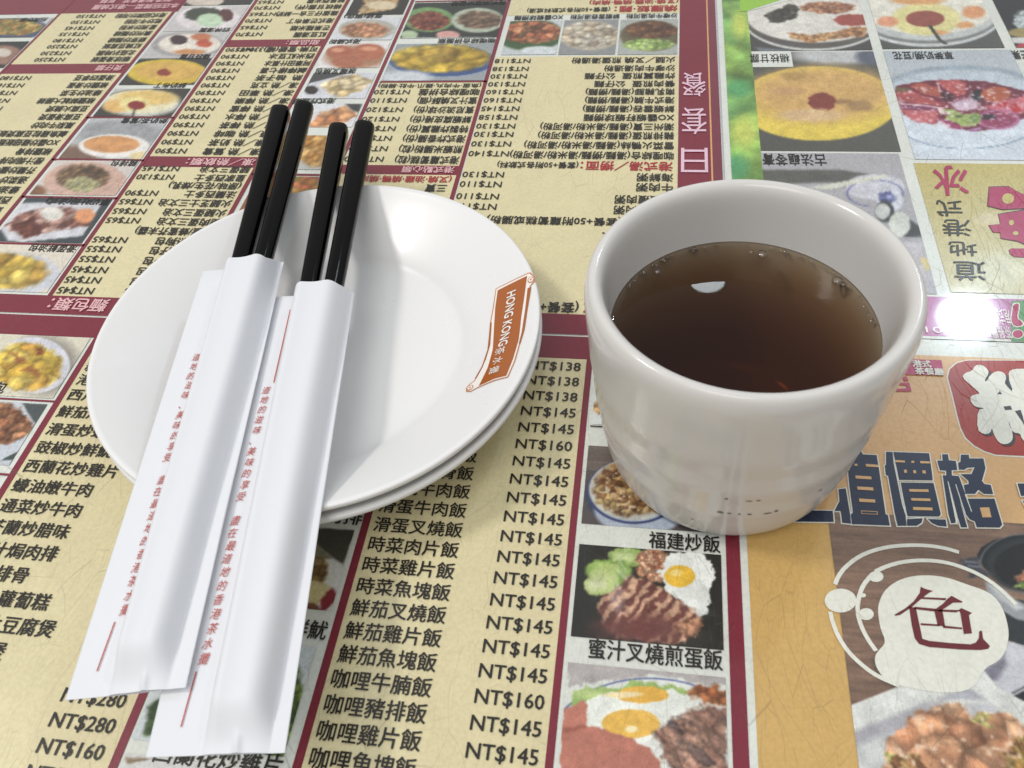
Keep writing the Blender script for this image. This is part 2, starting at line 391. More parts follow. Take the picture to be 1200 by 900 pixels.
# the menus run on past the frame
rect('text_panel', -1.75, -1.175, -.4, .905, Z_PANEL, m_beige, near)
for k in range(20):
    n = left[k % 13]; text('dish_name', n, -1.72, -1.72+.0262*len(n), .875-.0357*k, .0245, m_ink, near, off=.018)
    text('price', 'NT$%d' % (120+10*(k*7 % 9)), -1.29, -1.205, .875-.0357*k, .0235, m_ink, near, off=.016)
for k in range(22, 32):
    text('dish_name', names[k-22], -.3545, -.3545+.0252*len(names[k-22]), PY(k)+.0035, .0238, m_ink, near, off=.018)
    text('price', 'NT$%d' % prices[k-22], -.175, -.0915, PY(k)+.001, .0232, m_ink, near, off=.016)
# near photos
Y4 = [(208, 174, 58), (194, 154, 50), (216, 190, 92), (200, 162, 52), (184, 134, 52)]
BR = [(150, 95, 60), (120, 70, 45), (180, 125, 85), (100, 60, 40)]
photo(-1.16, -.949, .766, .904, [('e', (-1.0070,0.8380,15.15,8.18,0.94,-15.45), (128, 122, 112), .5), ('e', (-1.0241,0.8370,14.26,7.83,0.93,-15.43), (206, 206, 216), .05, 0),
      ('f', (-1.0330,0.8325,15.47,8.59,1.09,-17.98), Y4, .032), ('f', [(-1.0353,0.8722),(-1.0205,0.8690),(-1.0173,0.8572),(-1.0305,0.8604)], [(150, 70, 35)], .01), ('p', [(-1.0819,0.8614),(-1.0531,0.8511),(-1.0393,0.8380),(-1.0540,0.8411)], (150, 80, 40), .3, .6),
      ('p', [(-1.0382,0.8244),(-1.0288,0.8308),(-0.9968,0.8192),(-1.0000,0.8132),(-1.0195,0.8197)], (155, 85, 45), .3, .6)], near, (216, 210, 188), label='photo of a golden omelette on a white plate')
photo(-1.16, -.952, .632, .754, [('p', [(-0.9980,0.7526),(-0.9435,0.7548),(-0.9498,0.7126)], (72, 80, 80), .05), ('p', [(-0.9706,0.6406),(-0.9492,0.6602),(-0.9494,0.6422)], (60, 76, 70), .05),
      ('f', [(-1.0578,0.7533),(-1.0196,0.7522),(-0.9849,0.7348),(-0.9608,0.7188),(-0.9509,0.6953),(-0.9736,0.6717),(-1.0072,0.6676)], BR, .014)], near, (192, 197, 206), label='photo of brown fried pieces on a white plate')
photo(-1.16, -.955, .48, .606, [('e', (-0.9562,0.5911,28.95,17.01,2.87,-36.01), (200, 205, 205), .1)], near, (92, 92, 92))
text('caption', '滑蛋包', -1.113, -1.043, .782, .026, m_ink, near)
# middle photo column (mostly under the paper sleeves)
photo(-.577, -.38, .445, .566, [('p', [(-0.4658,0.5636),(-0.3788,0.5661),(-0.3821,0.5111),(-0.4408,0.5475)], (66, 64, 54), .05), ('p', [(-0.4658,0.5636),(-0.4408,0.5475),(-0.3980,0.5205),(-0.4181,0.5153),(-0.4555,0.5307)], (120, 116, 92), .1),
      ('f', (-0.4289,0.5005,35.74,10.81,3.60,-39.88), [(150, 130, 60), (110, 70, 40), (170, 150, 90)], .012), ('e', (-0.4108,0.4686,45.22,13.44,5.65,-60.84), (196, 182, 126), .1, .6),
      ('p', [(-0.3931,0.4370),(-0.3966,0.4548),(-0.3944,0.4702),(-0.3891,0.4772),(-0.3802,0.4702),(-0.3784,0.4565)], (128, 30, 42), .1, .5), ('e', (-0.4079,0.4451,80.20,24.04,11.12,-117.29), (110, 60, 40), .3)], near, (212, 212, 206))
photo(-.577, -.386, .262, .395, [('f', (-0.4072,0.3145,27.55,8.97,1.70,-16.16), [(70, 95, 35), (45, 70, 30), (120, 140, 60), (60, 90, 35), (160, 165, 110)], .011),
      ('f', [(-0.5720,0.2997),(-0.5574,0.3249),(-0.5359,0.2680),(-0.5638,0.2687)], [(60, 90, 35), (45, 70, 30)], .01)], near, (200, 208, 212))
photo(-.577, -.386, .10, .2455, [('p', [(-0.5762,0.2415),(-0.5413,0.2425),(-0.5699,0.2338)], (140, 118, 92), .02)], near, (205, 205, 202))
text('caption', '紅燒肉排', -.487, -.373, .586, .025, m_ink, near)
text('caption', '椒鹽鮮魷', -.478, -.377, .4175, .025, m_ink, near)
text('caption', '西蘭花炒雞片', -.543, -.384, .252, .025, m_ink, near)
text('caption', '一', [(-0.0686,0.7704),(-0.0475,0.7718)][0][0], -.035, [(-0.0686,0.7704)][0][1], .02, m_ink, near, off=.02)

# right photo column
photo(-.066, .117, .775, .872, [('f', (-0.0525,0.8098,59.27,3.81,4.89,-72.35), [(214, 160, 90), (200, 140, 70), (226, 190, 130), (170, 110, 60)], .007)], near, (214, 219, 214), label='cut-out photo of a small heap of rice')
photo(-.068, .117, .603, .735, [('w', [(-0.0867,0.7384),(0.1861,0.7283),(0.1831,0.6776),(-0.0828,0.6929)], (104, 92, 84)), ('e', (0.0021,0.6560,14.65,0.58,1.36,-16.86), (58, 66, 92), .05, 0), ('e', (0.0103,0.6323,16.04,0.57,2.00,-24.26), (168, 180, 196), .1, 0),
      ('r', (0.0009,0.6630,15.81,0.63,1.50,-18.74), (52, 62, 110), .035), ('e', (-0.0004,0.6651,16.25,0.66,1.55,-19.47), (190, 190, 180), .05, 0),
      ('f', (0.0008,0.6666,17.23,0.69,1.74,-21.87), [(150, 105, 60), (120, 75, 45), (196, 165, 105), (95, 60, 40), (206, 180, 130)], .0105), ('h', (0.0008,0.6666,18.76,0.75,2.03,-25.45), (235, 220, 190), 240)], near, (84, 76, 76), dx=.0012, dy=.0012, label='photo of a blue-rimmed bowl of braised rice')
text('caption', '福建炒飯', [(0.0232,0.5866)][0][0], .1165, .5855, .0255, m_ink, near)
photo(-.068, .117, .441, .571, [('e', (-0.0024,0.5571,42.18,1.88,5.85,-65.88), (140, 172, 84), .2, .6), ('e', (-0.0066,0.5577,68.85,3.23,10.00,-112.77), (190, 206, 140), .8, .9), ('e', (-0.0275,0.5330,31.40,1.88,4.88,-53.94), (128, 162, 74), .2, .6), ('e', (-0.0305,0.5358,51.46,3.17,9.70,-107.47), (172, 196, 112), .8, .9),
      ('e', (-0.0348,0.5170,45.46,2.95,4.65,-50.66), (176, 194, 118), .15, .7), ('e', (-0.0388,0.5151,80.82,5.44,8.66,-94.22), (206, 212, 164), .9, .9),
      ('f', (0.0311,0.5491,41.30,1.04,3.84,-42.82), [(196, 140, 105), (160, 100, 75), (215, 175, 140), (140, 80, 60)], .0045),
      ('e', (0.0736,0.5375,29.61,0.01,2.49,-27.34), (224, 228, 222), .06, .9), ('e', (0.0815,0.5054,47.26,-0.21,3.76,-40.17), (222, 226, 220), .06, .9), 
      ('e', (0.0641,0.5352,51.34,0.30,5.75,-63.16), (236, 186, 52), .08, .1), ('e', (0.0600,0.5394,122.79,1.02,18.51,-204.11), (245, 215, 120), .5),
      ('s', [(-0.0393,0.4823),(-0.0283,0.5011),(-0.0127,0.5145),(0.0030,0.5296),(0.0249,0.5255),(0.0468,0.5140),(0.0683,0.4954),(0.0918,0.4833),(0.0865,0.4631),(0.0736,0.4448),(0.0299,0.4432),(-0.0143,0.4444),(-0.0285,0.4604)], (112, 64, 58), (200, 156, 126), .0150, -.55), ('e', (0.0164,0.4591,20.09,0.72,5.76,-59.42), (110, 62, 58), .9, .8),
      ('f', (0.0736,0.4646,64.45,0.02,6.95,-71.64), [(176, 128, 96), (150, 95, 75)], .01)], near, (42, 42, 38), dx=.0011, dy=.0011, label='photo of sliced roast pork with a fried egg and greens')
text('caption', '蜜汁叉燒煎蛋飯', -.045, .1155, .4275, .0255, m_ink, near)
photo(-.068, .118, .20, .4075, [('p', [(-0.0720,0.4105),(0.1208,0.4128),(0.1204,0.3974),(0.0286,0.4008),(-0.0664,0.3782)], (172, 166, 164), .1, .6), ('e', (0.0309,0.3220,8.71,0.25,1.42,-13.11), (221, 224, 217), .02, 0), ('r', (0.0309,0.3220,8.79,0.26,1.43,-13.23), (84, 98, 156), .012, 1),
      ('p', [(-0.0608,0.3584),(-0.0556,0.3716),(-0.0449,0.3799),(-0.0010,0.3849),(0.0086,0.3944),(0.0438,0.3921),(0.0761,0.3890),(0.0687,0.3782),(-0.0053,0.3705),(-0.0419,0.3566)], (150, 182, 96), .1, .6), ('e', (-0.0379,0.3709,49.60,3.62,13.62,-131.22), (186, 208, 130), .8, .6),
      ('e', (0.0226,0.3547,13.61,0.46,3.44,-32.58), (228, 232, 222), .04, .8), ('e', (0.0223,0.3776,32.98,1.11,10.25,-98.84), (234, 178, 66), .08, .2), ('e', (0.0099,0.3424,30.15,1.29,6.47,-60.70), (238, 186, 76), .06, .1), ('e', (0.0111,0.3365,147.05,6.19,27.84,-260.07), (248, 232, 180), .4),
      ('e', (-0.0005,0.3748,44.48,2.16,29.27,-282.04), (246, 225, 170), .5),
      ('p', [(-0.0677,0.3514),(-0.0473,0.3623),(-0.0419,0.3573),(-0.0397,0.3347),(-0.0179,0.3315),(0.0115,0.3270),(0.0310,0.3173),(0.0455,0.3051),(0.0459,0.2848),(-0.0651,0.2724),(-0.0678,0.3256)], (192, 118, 98), .06, .3), 
      ('p', [(-0.0656,0.3283),(-0.0415,0.3357),(-0.0396,0.3330),(-0.0640,0.3248)], (150, 80, 65), .2),
      ('f', [(0.0365,0.3356),(0.0495,0.3478),(0.0663,0.3618),(0.0931,0.3715),(0.1196,0.3723),(0.1173,0.2928),(0.0598,0.2864),(0.0428,0.3210)], [(156, 114, 92), (120, 86, 76), (176, 134, 112), (86, 74, 76), (150, 108, 88)], .011, (1, 2.6, .9)),
      ('f', [(0.0716,0.3843),(0.0835,0.3949),(0.1045,0.3983),(0.1201,0.3873),(0.1197,0.3760),(0.0931,0.3745)], [(160, 92, 50), (130, 70, 40), (180, 115, 65)], .014)], near, (214, 218, 211), dx=.0011, dy=.0011, label='photo of fried eggs with ham and grilled pork')

# tan panel and the collage of dishes at the right
rect('tan_panel', .151, 1.6, .6505, .9445, Z_PANEL, m_tan, near)
rect('tan_panel', .151, .258, -.4, .6505, Z_PANEL, print_mat('print_ochre', (200, 164, 100)), near)
SH = [(202, 142, 102), (186, 122, 84), (218, 170, 130), (168, 108, 74), (210, 154, 112)]
photo(.258, .62, .20, .6505, [('w', [(0, 0), (2, 0), (2, 2), (0, 2)], (128, 100, 82)),
      ('p', [(0.4395,0.5260),(0.4644,0.5418),(0.4958,0.5358),(0.4982,0.4715),(0.4586,0.4759),(0.4448,0.4893)], (50, 54, 58), .06),
      ('p', [(0.4362,0.5611),(0.4536,0.5546),(0.4644,0.5418),(0.4935,0.5266),(0.4890,0.5087),(0.4620,0.5148),(0.4469,0.5244),(0.4370,0.5415)], (150, 154, 158), .1), ('p', [(0.4400,0.5603),(0.4536,0.5546),(0.4644,0.5418),(0.4750,0.5293),(0.4649,0.5273),(0.4485,0.5403)], (190, 192, 192), .2),
      ('p', [(0.4349,0.5980),(0.4425,0.6105),(0.4604,0.6226),(0.4827,0.6308),(0.5211,0.6378),(0.4980,0.5450),(0.4805,0.5525),(0.4661,0.5580),(0.4522,0.5661),(0.4395,0.5815)], (34, 38, 42), .03, 0),
      ('e', (0.4977,0.5915,19.36,-4.67,2.34,-26.08), (46, 50, 54), .1, 0), ('e', (0.5012,0.5894,21.02,-5.12,2.68,-29.90), (30, 33, 36), .05, 0), ('r', (0.4983,0.5940,16.75,-4.04,2.12,-23.77), (96, 100, 104), .02),
      ('f', [(0.4745,0.5775),(0.5074,0.5829),(0.5033,0.5661),(0.4743,0.5681)], [(190, 130, 95), (170, 105, 75)], .01), ('f', [(0.4701,0.5584),(0.4778,0.5661),(0.5027,0.5637),(0.5004,0.5543)], [(110, 140, 60), (150, 170, 90)], .008),
      ('p', [(0.4141,0.5877),(0.4222,0.5957),(0.4364,0.6006),(0.4349,0.5835),(0.4456,0.5725),(0.4383,0.5660),(0.4206,0.5674),(0.4263,0.5755),(0.4167,0.5783)], (62, 64, 74), .1, .6), ('p', [(0.4189,0.5893),(0.4341,0.5895),(0.4338,0.5877),(0.4183,0.5864)], (130, 130, 140), .1),
      ('p', [(0.4218,0.5835),(0.4357,0.5824),(0.4353,0.5807),(0.4213,0.5811)], (125, 125, 135), .1),
      ('p', [(0.2913,0.4446),(0.2929,0.4283),(0.3088,0.4148),(0.3169,0.4186),(0.3079,0.4339)], (58, 50, 46), .5),
      ('p', [(0.4458,0.4852),(0.4809,0.4760),(0.4686,0.4264),(0.4358,0.4171),(0.4219,0.4274),(0.4082,0.4451),(0.4338,0.4651)], (196, 198, 204), .04),
      ('p', [(0.4082,0.4451),(0.4334,0.4630),(0.4391,0.4719),(0.4372,0.4551),(0.4236,0.4356),(0.4161,0.4344)], (120, 118, 132), .2), ('p', [(0.4353,0.4225),(0.4731,0.4446),(0.4721,0.4405),(0.4367,0.4207)], (96, 98, 104), .03),
      ('p', [(0.4361,0.4181),(0.4716,0.4385),(0.4798,0.4007)], (40, 42, 46), .03),
      ('p', [(0.2529,0.3873),(0.3088,0.4148),(0.3337,0.4304),(0.4112,0.4464),(0.4219,0.4274),(0.4632,0.4046),(0.4408,0.3144),(0.2455,0.2924)], (208, 210, 204), .03, 0),
      ('p', [(0.2571,0.3600),(0.3400,0.4013),(0.3611,0.4064),(0.3315,0.3831),(0.2972,0.3606),(0.2844,0.2968),(0.2472,0.2926)], (166, 164, 170), .2), ('p', [(0.2551,0.3431),(0.2938,0.3621),(0.2879,0.2972),(0.2472,0.2926)], (196, 198, 196), .3),
      ('p', [(0.3538,0.4066),(0.3882,0.4240),(0.4084,0.4113)], (168, 168, 176), .15), ('p', [(0.3843,0.4040),(0.4122,0.4079),(0.4190,0.3980),(0.3854,0.3916)], (186, 186, 190), .2),
      ('p', [(0.3310,0.4486),(0.3438,0.4457),(0.3596,0.4391),(0.3393,0.4300)], (160, 160, 152), .35),
      ('f', [(0.2791,0.2962),(0.2872,0.3411),(0.3011,0.3629),(0.3219,0.3801),(0.3427,0.3958),(0.3585,0.4022),(0.3783,0.4014),(0.3892,0.3926),(0.4074,0.3940),(0.4230,0.4000),(0.4332,0.3901),(0.4570,0.3796),(0.4408,0.3144)], SH, .030),
      ('f', [(0.3871,0.3909),(0.4090,0.3932),(0.4011,0.3810),(0.3873,0.3833)], [(180, 175, 95), (200, 195, 120)], .01), ('f', [(0.2877,0.3448),(0.3008,0.3372),(0.2959,0.3277),(0.2884,0.3251)], [(175, 180, 100), (195, 195, 120)], .01),
      ('f', [(0.4208,0.3666),(0.4570,0.3796),(0.4408,0.3144),(0.4047,0.3104),(0.4117,0.3493)], [(190, 160, 80), (170, 130, 60), (120, 80, 45), (200, 180, 110)], .007, (1, 3, .2)),
      ('f', [(0.2936,0.3364),(0.3195,0.3428),(0.3320,0.3335),(0.3300,0.3019),(0.2844,0.2968)], [(170, 120, 70), (130, 85, 50), (200, 175, 110), (185, 135, 85)], .007, (1, 3, .5)),
      ('h', [(0.3011,0.3629),(0.3585,0.4022),(0.4074,0.3940),(0.4570,0.3796),(0.4408,0.3144),(0.2844,0.2968)], (240, 205, 175), 160)], near, (150, 150, 150), dx=.0012, dy=.0012, label='collage photo of a black pan and plates of shrimp on dark wood')
def print_poly(name, P, mat, z=Z_TEXT, sm=0, par=None):
    return tri_poly(name, chaikin(P, sm) if sm else P, z, mat, par or near)
print_poly('white_disc', [(0.3029,0.5085),(0.3055,0.5201),(0.3139,0.5370),(0.3291,0.5513),(0.3489,0.5609),(0.3718,0.5647),(0.3937,0.5631),(0.4143,0.5556),(0.4365,0.5484),(0.4460,0.5378),(0.4504,0.5225),(0.4502,0.5006),(0.4472,0.4874),(0.4395,0.4698),(0.4284,0.4573),(0.4117,0.4485),(0.3949,0.4207),(0.3567,0.4128),(0.3020,0.4191),(0.2911,0.4363),(0.2910,0.4498),(0.2971,0.4588),(0.3073,0.4694),(0.3028,0.4863)], m_white, Z_TEXT, 2)
for P in ([(0.2562,0.5410),(0.2617,0.5534),(0.2715,0.5669),(0.2903,0.5840),(0.3128,0.5959),(0.3390,0.6037),(0.3709,0.6073),(0.3955,0.6059),(0.4140,0.6006)], [(0.2466,0.5031),(0.2478,0.4898),(0.2527,0.4705),(0.2623,0.4522),(0.2760,0.4379),(0.2899,0.4270),(0.3140,0.4179)],
          [(0.3074,0.5636),(0.3242,0.5736),(0.3460,0.5816),(0.3713,0.5856),(0.3957,0.5848),(0.4167,0.5783),(0.4350,0.5692),(0.4516,0.5544),(0.4662,0.5330)], [(0.3013,0.5571),(0.2891,0.5417),(0.2816,0.5224),(0.2787,0.5062),(0.2804,0.4885),(0.2862,0.4716),(0.2940,0.4575)]):
    ribbon('white_arc', P, .0052, Z_TEXT+.0001, m_white, near)
for E in ((0.3074,0.5564,113.46,-15.39,11.94,-131.09), (0.2604,0.5193,52.98,-5.87,5.83,-62.10), (0.2883,0.5288,290.41,-36.76,33.60,-360.08), (0.2887,0.5038,114.00,-14.68,12.15,-127.32)):
    poly('white_dot', ell_pts(E, 32)[::-1] if False else ell_pts(E, 32), Z_TEXT+.0003, m_white, near)
W = m_wine
for P in ([(0.3587,0.5470),(0.3628,0.5448),(0.3724,0.5424),(0.3675,0.5397),(0.3582,0.5319),(0.3442,0.5187),(0.3284,0.5065),(0.3222,0.5047),(0.3220,0.5063),(0.3357,0.5157),(0.3474,0.5263),(0.3564,0.5386)],
          [(0.3594,0.5329),(0.3864,0.5341),(0.3849,0.5312),(0.3560,0.5303)], [(0.3930,0.5379),(0.4045,0.5312),(0.4037,0.5298),(0.3933,0.5288),(0.3830,0.5211),(0.3751,0.5154),(0.3690,0.5166),(0.3810,0.5261),(0.3871,0.5328)],
          [(0.3472,0.5190),(0.3718,0.5186),(0.3687,0.5148),(0.3457,0.5159)], [(0.3756,0.5181),(0.3993,0.5195),(0.3948,0.5161),(0.3747,0.5153)], [(0.3691,0.5170),(0.3789,0.5171),(0.3781,0.4962),(0.3698,0.4967)],
          [(0.4014,0.5224),(0.4125,0.5171),(0.4083,0.5136),(0.4071,0.4904),(0.3976,0.4886),(0.3989,0.5154),(0.3977,0.5193)],
          [(0.3506,0.4979),(0.3720,0.4983),(0.3716,0.4960),(0.3501,0.4953)], [(0.3757,0.4973),(0.3972,0.4968),(0.3968,0.4945),(0.3756,0.4942)],
          [(0.3405,0.5184),(0.3484,0.5178),(0.3492,0.4778),(0.3565,0.4760),(0.3794,0.4757),(0.4024,0.4762),(0.4090,0.4790),(0.4137,0.4852),(0.4159,0.4940),(0.4191,0.4950),(0.4183,0.4846),(0.4241,0.4763),(0.4214,0.4726),(0.4124,0.4701),(0.3895,0.4686),(0.3552,0.4682),(0.3442,0.4709),(0.3405,0.4780),(0.3398,0.4943)]):
    print_poly('glyph_stroke', P, W, Z_TOP)
# heavy navy characters with a pale outline
def grow(P, d):
    n = len(P); A = sum(P[i][0]*P[(i+1) % n][1]-P[(i+1) % n][0]*P[i][1] for i in range(n)); sg = 1 if A > 0 else -1; Q = []
    for i in range(n):
        a, b, c = P[i-1], P[i], P[(i+1) % n]
        u = (b[0]-a[0], b[1]-a[1]); v = (c[0]-b[0], c[1]-b[1]); lu = math.hypot(*u); lv = math.hypot(*v)
        n1 = (u[1]/lu*sg, -u[0]/lu*sg); n2 = (v[1]/lv*sg, -v[0]/lv*sg); m_ = (n1[0]+n2[0], n1[1]+n2[1]); l2 = m_[0]**2+m_[1]**2
        k = min(2*d/max(l2, .35), 2.2*d); Q.append((b[0]+m_[0]*k, b[1]+m_[1]*k))
    return Q
HEAD = [[(0.2154,0.6467),(0.2649,0.6500),(0.2644,0.6324),(0.2140,0.6287)], [(0.2669,0.6496),(0.2747,0.6503),(0.2752,0.6451),(0.2749,0.6319),(0.2861,0.6315),(0.2868,0.6461),(0.2859,0.6876),(0.2761,0.6851),(0.2754,0.6665)],
        [(0.2923,0.7192),(0.2975,0.7285),(0.3051,0.7451),(0.3138,0.7530),(0.3158,0.7469),(0.3340,0.7470),(0.3340,0.7268),(0.3322,0.6499),(0.3348,0.6493),(0.3350,0.6328),(0.2871,0.6310),(0.2876,0.6461),(0.2906,0.6493),(0.2911,0.6914)],
        [(0.3474,0.7537),(0.3562,0.7540),(0.3547,0.7346),(0.3555,0.6665),(0.3572,0.6503),(0.3560,0.6343),(0.3446,0.6333),(0.3439,0.6508),(0.3443,0.7128),(0.3415,0.7134),(0.3422,0.7297),(0.3442,0.7311)],
        [(0.3571,0.7541),(0.4046,0.7553),(0.4027,0.7225),(0.4014,0.7095),(0.3577,0.7069),(0.3574,0.7366)], [(0.3591,0.7028),(0.4017,0.7053),(0.4021,0.6557),(0.3989,0.6519),(0.3594,0.6492),(0.3589,0.6800)],
        [(0.3580,0.6448),(0.3780,0.6476),(0.3756,0.6407),(0.3689,0.6354),(0.3564,0.6343)], [(0.3844,0.6470),(0.4066,0.6481),(0.4059,0.6372),(0.3950,0.6376),(0.3885,0.6410)],
        [(0.4131,0.7435),(0.4204,0.7440),(0.4216,0.7548),(0.4293,0.7554),(0.4287,0.7452),(0.4375,0.7448),(0.4365,0.7293),(0.4290,0.7284),(0.4279,0.7190),(0.4204,0.7184),(0.4217,0.7271),(0.4137,0.7272)],
        [(0.4158,0.7191),(0.4219,0.7192),(0.4210,0.6718),(0.4199,0.6492),(0.4169,0.6434),(0.4123,0.6430),(0.4116,0.6565)], [(0.4216,0.7192),(0.4321,0.7196),(0.4302,0.6726),(0.4312,0.6383),(0.4234,0.6376),(0.4225,0.6526)],
        [(0.4295,0.7198),(0.4366,0.7191),(0.4395,0.6865),(0.4408,0.6605),(0.4421,0.6482),(0.4369,0.6506),(0.4319,0.6614)],
        [(0.4464,0.7561),(0.4567,0.7565),(0.4561,0.7503),(0.4746,0.7517),(0.4738,0.7350),(0.4647,0.7136),(0.4669,0.7087),(0.4746,0.7077),(0.4744,0.6930),(0.4629,0.6925),(0.4570,0.6987),(0.4516,0.6916),(0.4396,0.6906),(0.4398,0.7049),(0.4468,0.7072),(0.4472,0.7123),(0.4393,0.7228),(0.4535,0.7239),(0.4599,0.7356),(0.4502,0.7340),(0.4454,0.7302),(0.4387,0.7302),(0.4397,0.7411),(0.4434,0.7440)],
        [(0.4401,0.6832),(0.4745,0.6860),(0.4753,0.6460),(0.4711,0.6412),(0.4428,0.6393),(0.4425,0.6471),(0.4401,0.6573)], [(0.5091,0.7129),(0.5607,0.7170),(0.5554,0.6967),(0.5090,0.6929)], [(0.5092,0.6856),(0.5535,0.6892),(0.5509,0.6793),(0.5108,0.6760)]]
for k, P in enumerate(HEAD):
    print_poly('headline_outline', grow(P, .0016), m_white, Z_TEXT+.0001+k*.00002)
    print_poly('headline_stroke', P, m_navy, Z_TOP+k*.00002)
for P in ([(0.3008,0.7094),(0.3216,0.7093),(0.3214,0.7046),(0.3008,0.7042)], [(0.3010,0.6913),(0.3216,0.6913),(0.3215,0.6862),(0.3010,0.6862)], [(0.3010,0.6719),(0.3215,0.6719),(0.3213,0.6670),(0.3008,0.6666)], [(0.3013,0.6530),(0.3221,0.6531),(0.3218,0.6482),(0.3010,0.6476)], [(0.3171,0.7300),(0.3340,0.7298),(0.3337,0.7256),(0.3169,0.7257)], [(0.3021,0.7292),(0.3060,0.7295),(0.3058,0.7259),(0.3019,0.7256)],
          [(0.3571,0.7398),(0.3702,0.7397),(0.3697,0.7364),(0.3569,0.7362)], [(0.3785,0.7399),(0.3823,0.7402),(0.3820,0.7367),(0.3782,0.7364)], [(0.3902,0.7405),(0.4031,0.7409),(0.4027,0.7374),(0.3898,0.7367)], [(0.3664,0.7241),(0.3701,0.7243),(0.3696,0.7191),(0.3660,0.7188)], [(0.3784,0.7241),(0.3820,0.7244),(0.3816,0.7195),(0.3780,0.7192)], [(0.3903,0.7250),(0.3944,0.7250),(0.3942,0.7198),(0.3899,0.7198)],
          [(0.3682,0.6924),(0.3928,0.6939),(0.3928,0.6897),(0.3679,0.6882)], [(0.3681,0.6779),(0.3927,0.6792),(0.3925,0.6751),(0.3681,0.6741)], [(0.3683,0.6639),(0.3928,0.6650),(0.3926,0.6606),(0.3681,0.6593)], [(0.4527,0.6699),(0.4646,0.6714),(0.4642,0.6561),(0.4531,0.6548)]):
    print_poly('headline_gap', P, m_tan, Z_TOP+.0006)
print_poly('headline_gap', [(0.3022,0.6519),(0.3210,0.6520),(0.3210,0.6489),(0.3020,0.6485)], m_navy, Z_TOP+.0009)
print_poly('headline_gap', [(0.4201,0.7093),(0.4211,0.7094),(0.4212,0.6525),(0.4203,0.6413),(0.4184,0.6411)], m_white, Z_TOP+.0006); print_poly('headline_gap', [(0.4291,0.7049),(0.4301,0.7050),(0.4332,0.6583),(0.4320,0.6566)], m_white, Z_TOP+.0006); print_poly('headline_gap', [(0.4381,0.6897),(0.4395,0.6898),(0.4418,0.6625),(0.4408,0.6621)], m_white, Z_TOP+.0006)
rp_ = [(0.4917,0.9386),(0.4743,0.9323),(0.4606,0.9176),(0.4545,0.9001),(0.4549,0.8668),(0.4541,0.8265),(0.4544,0.8033),(0.4576,0.7857),(0.4662,0.7727),(0.4790,0.7631),(0.4927,0.7583),(0.5293,0.7586),(0.6166,0.7621),(0.6691,0.9487)]
print_poly('panel_outline', rp_, m_white, Z_BAND)
print_poly('red_panel', [(0.4917,0.9366),(0.4751,0.9303),(0.4622,0.9166),(0.4565,0.9002),(0.4568,0.8674),(0.4560,0.8275),(0.4563,0.8047),(0.4594,0.7876),(0.4676,0.7750),(0.4801,0.7653),(0.4936,0.7605),(0.5299,0.7611),(0.6173,0.7645),(0.6686,0.9466)], m_brick, Z_PHOTO)
BL = [(0.4758,0.9006),(0.4820,0.9098),(0.4929,0.9144),(0.4997,0.9263),(0.5098,0.9287),(0.5166,0.9182),(0.5146,0.9095),(0.5062,0.8961),(0.5085,0.8940),(0.5171,0.9083),(0.5272,0.9166),(0.5368,0.9152),(0.5390,0.9054),(0.5326,0.8911),(0.5378,0.8881),(0.5414,0.8986),(0.5436,0.9156),(0.5523,0.9224),(0.5683,0.9234),(0.6637,0.9292),(0.6218,0.7805),(0.5369,0.7828),(0.5324,0.7912),(0.5331,0.7997),(0.5243,0.8001),(0.5217,0.8119),(0.5228,0.8235),(0.5232,0.7980),(0.5194,0.7853),(0.5101,0.7784),(0.5012,0.7802),(0.4976,0.7937),(0.4976,0.8076),(0.4933,0.7971),(0.4837,0.7944),(0.4769,0.8023),(0.4854,0.8392),(0.4967,0.8426),(0.4826,0.8443),(0.4785,0.8548),(0.4808,0.8644),(0.4885,0.8684),(0.4957,0.8700),(0.4867,0.8840)]
print_poly('brush_character_shadow', [(x+.0028, y-.0034) for x, y in BL], m_shadow, Z_TEXT, 1)
print_poly('brush_character', BL, m_white, Z_TEXT+.0003, 1)
for P in ([(0.5183,0.8704),(0.5235,0.8773),(0.5250,0.8708)], [(0.5217,0.8475),(0.5317,0.8493),(0.5321,0.8424),(0.5225,0.8407)], [(0.5353,0.8400),(0.5435,0.8427),(0.5437,0.8314),(0.5423,0.8095),(0.5409,0.8196)], [(0.5350,0.8879),(0.5406,0.9041),(0.5415,0.8820),(0.5397,0.8778)]):
    print_poly('brush_gap', P, m_shadow, Z_TOP)
print_poly('small_label', [(0.3859,0.9329),(0.4535,0.9346),(0.4514,0.9031),(0.3811,0.9010)], m_magenta, Z_TEXT)
text('label_lettering', '港式', .4095, .4365, .9245, .014, m_white, near, z=Z_TOP, off=.03)
text('label_lettering', '茶餐廳', .411, .452, .9095, .014, m_white, near, z=Z_TOP, off=.03)
print_poly('red_letter', [(0.3769,0.8727),(0.3761,0.8673),(0.4001,0.8689),(0.3992,0.8858),(0.3833,0.8848),(0.3833,0.8807),(0.3945,0.8805),(0.3948,0.8739)], m_magenta, Z_TEXT)
print_poly('red_letter', [(0.3888,0.8978),(0.3977,0.8979),(0.3991,0.8894),(0.3923,0.8890),(0.3918,0.8939),(0.3879,0.8941)], m_magenta, Z_TEXT)

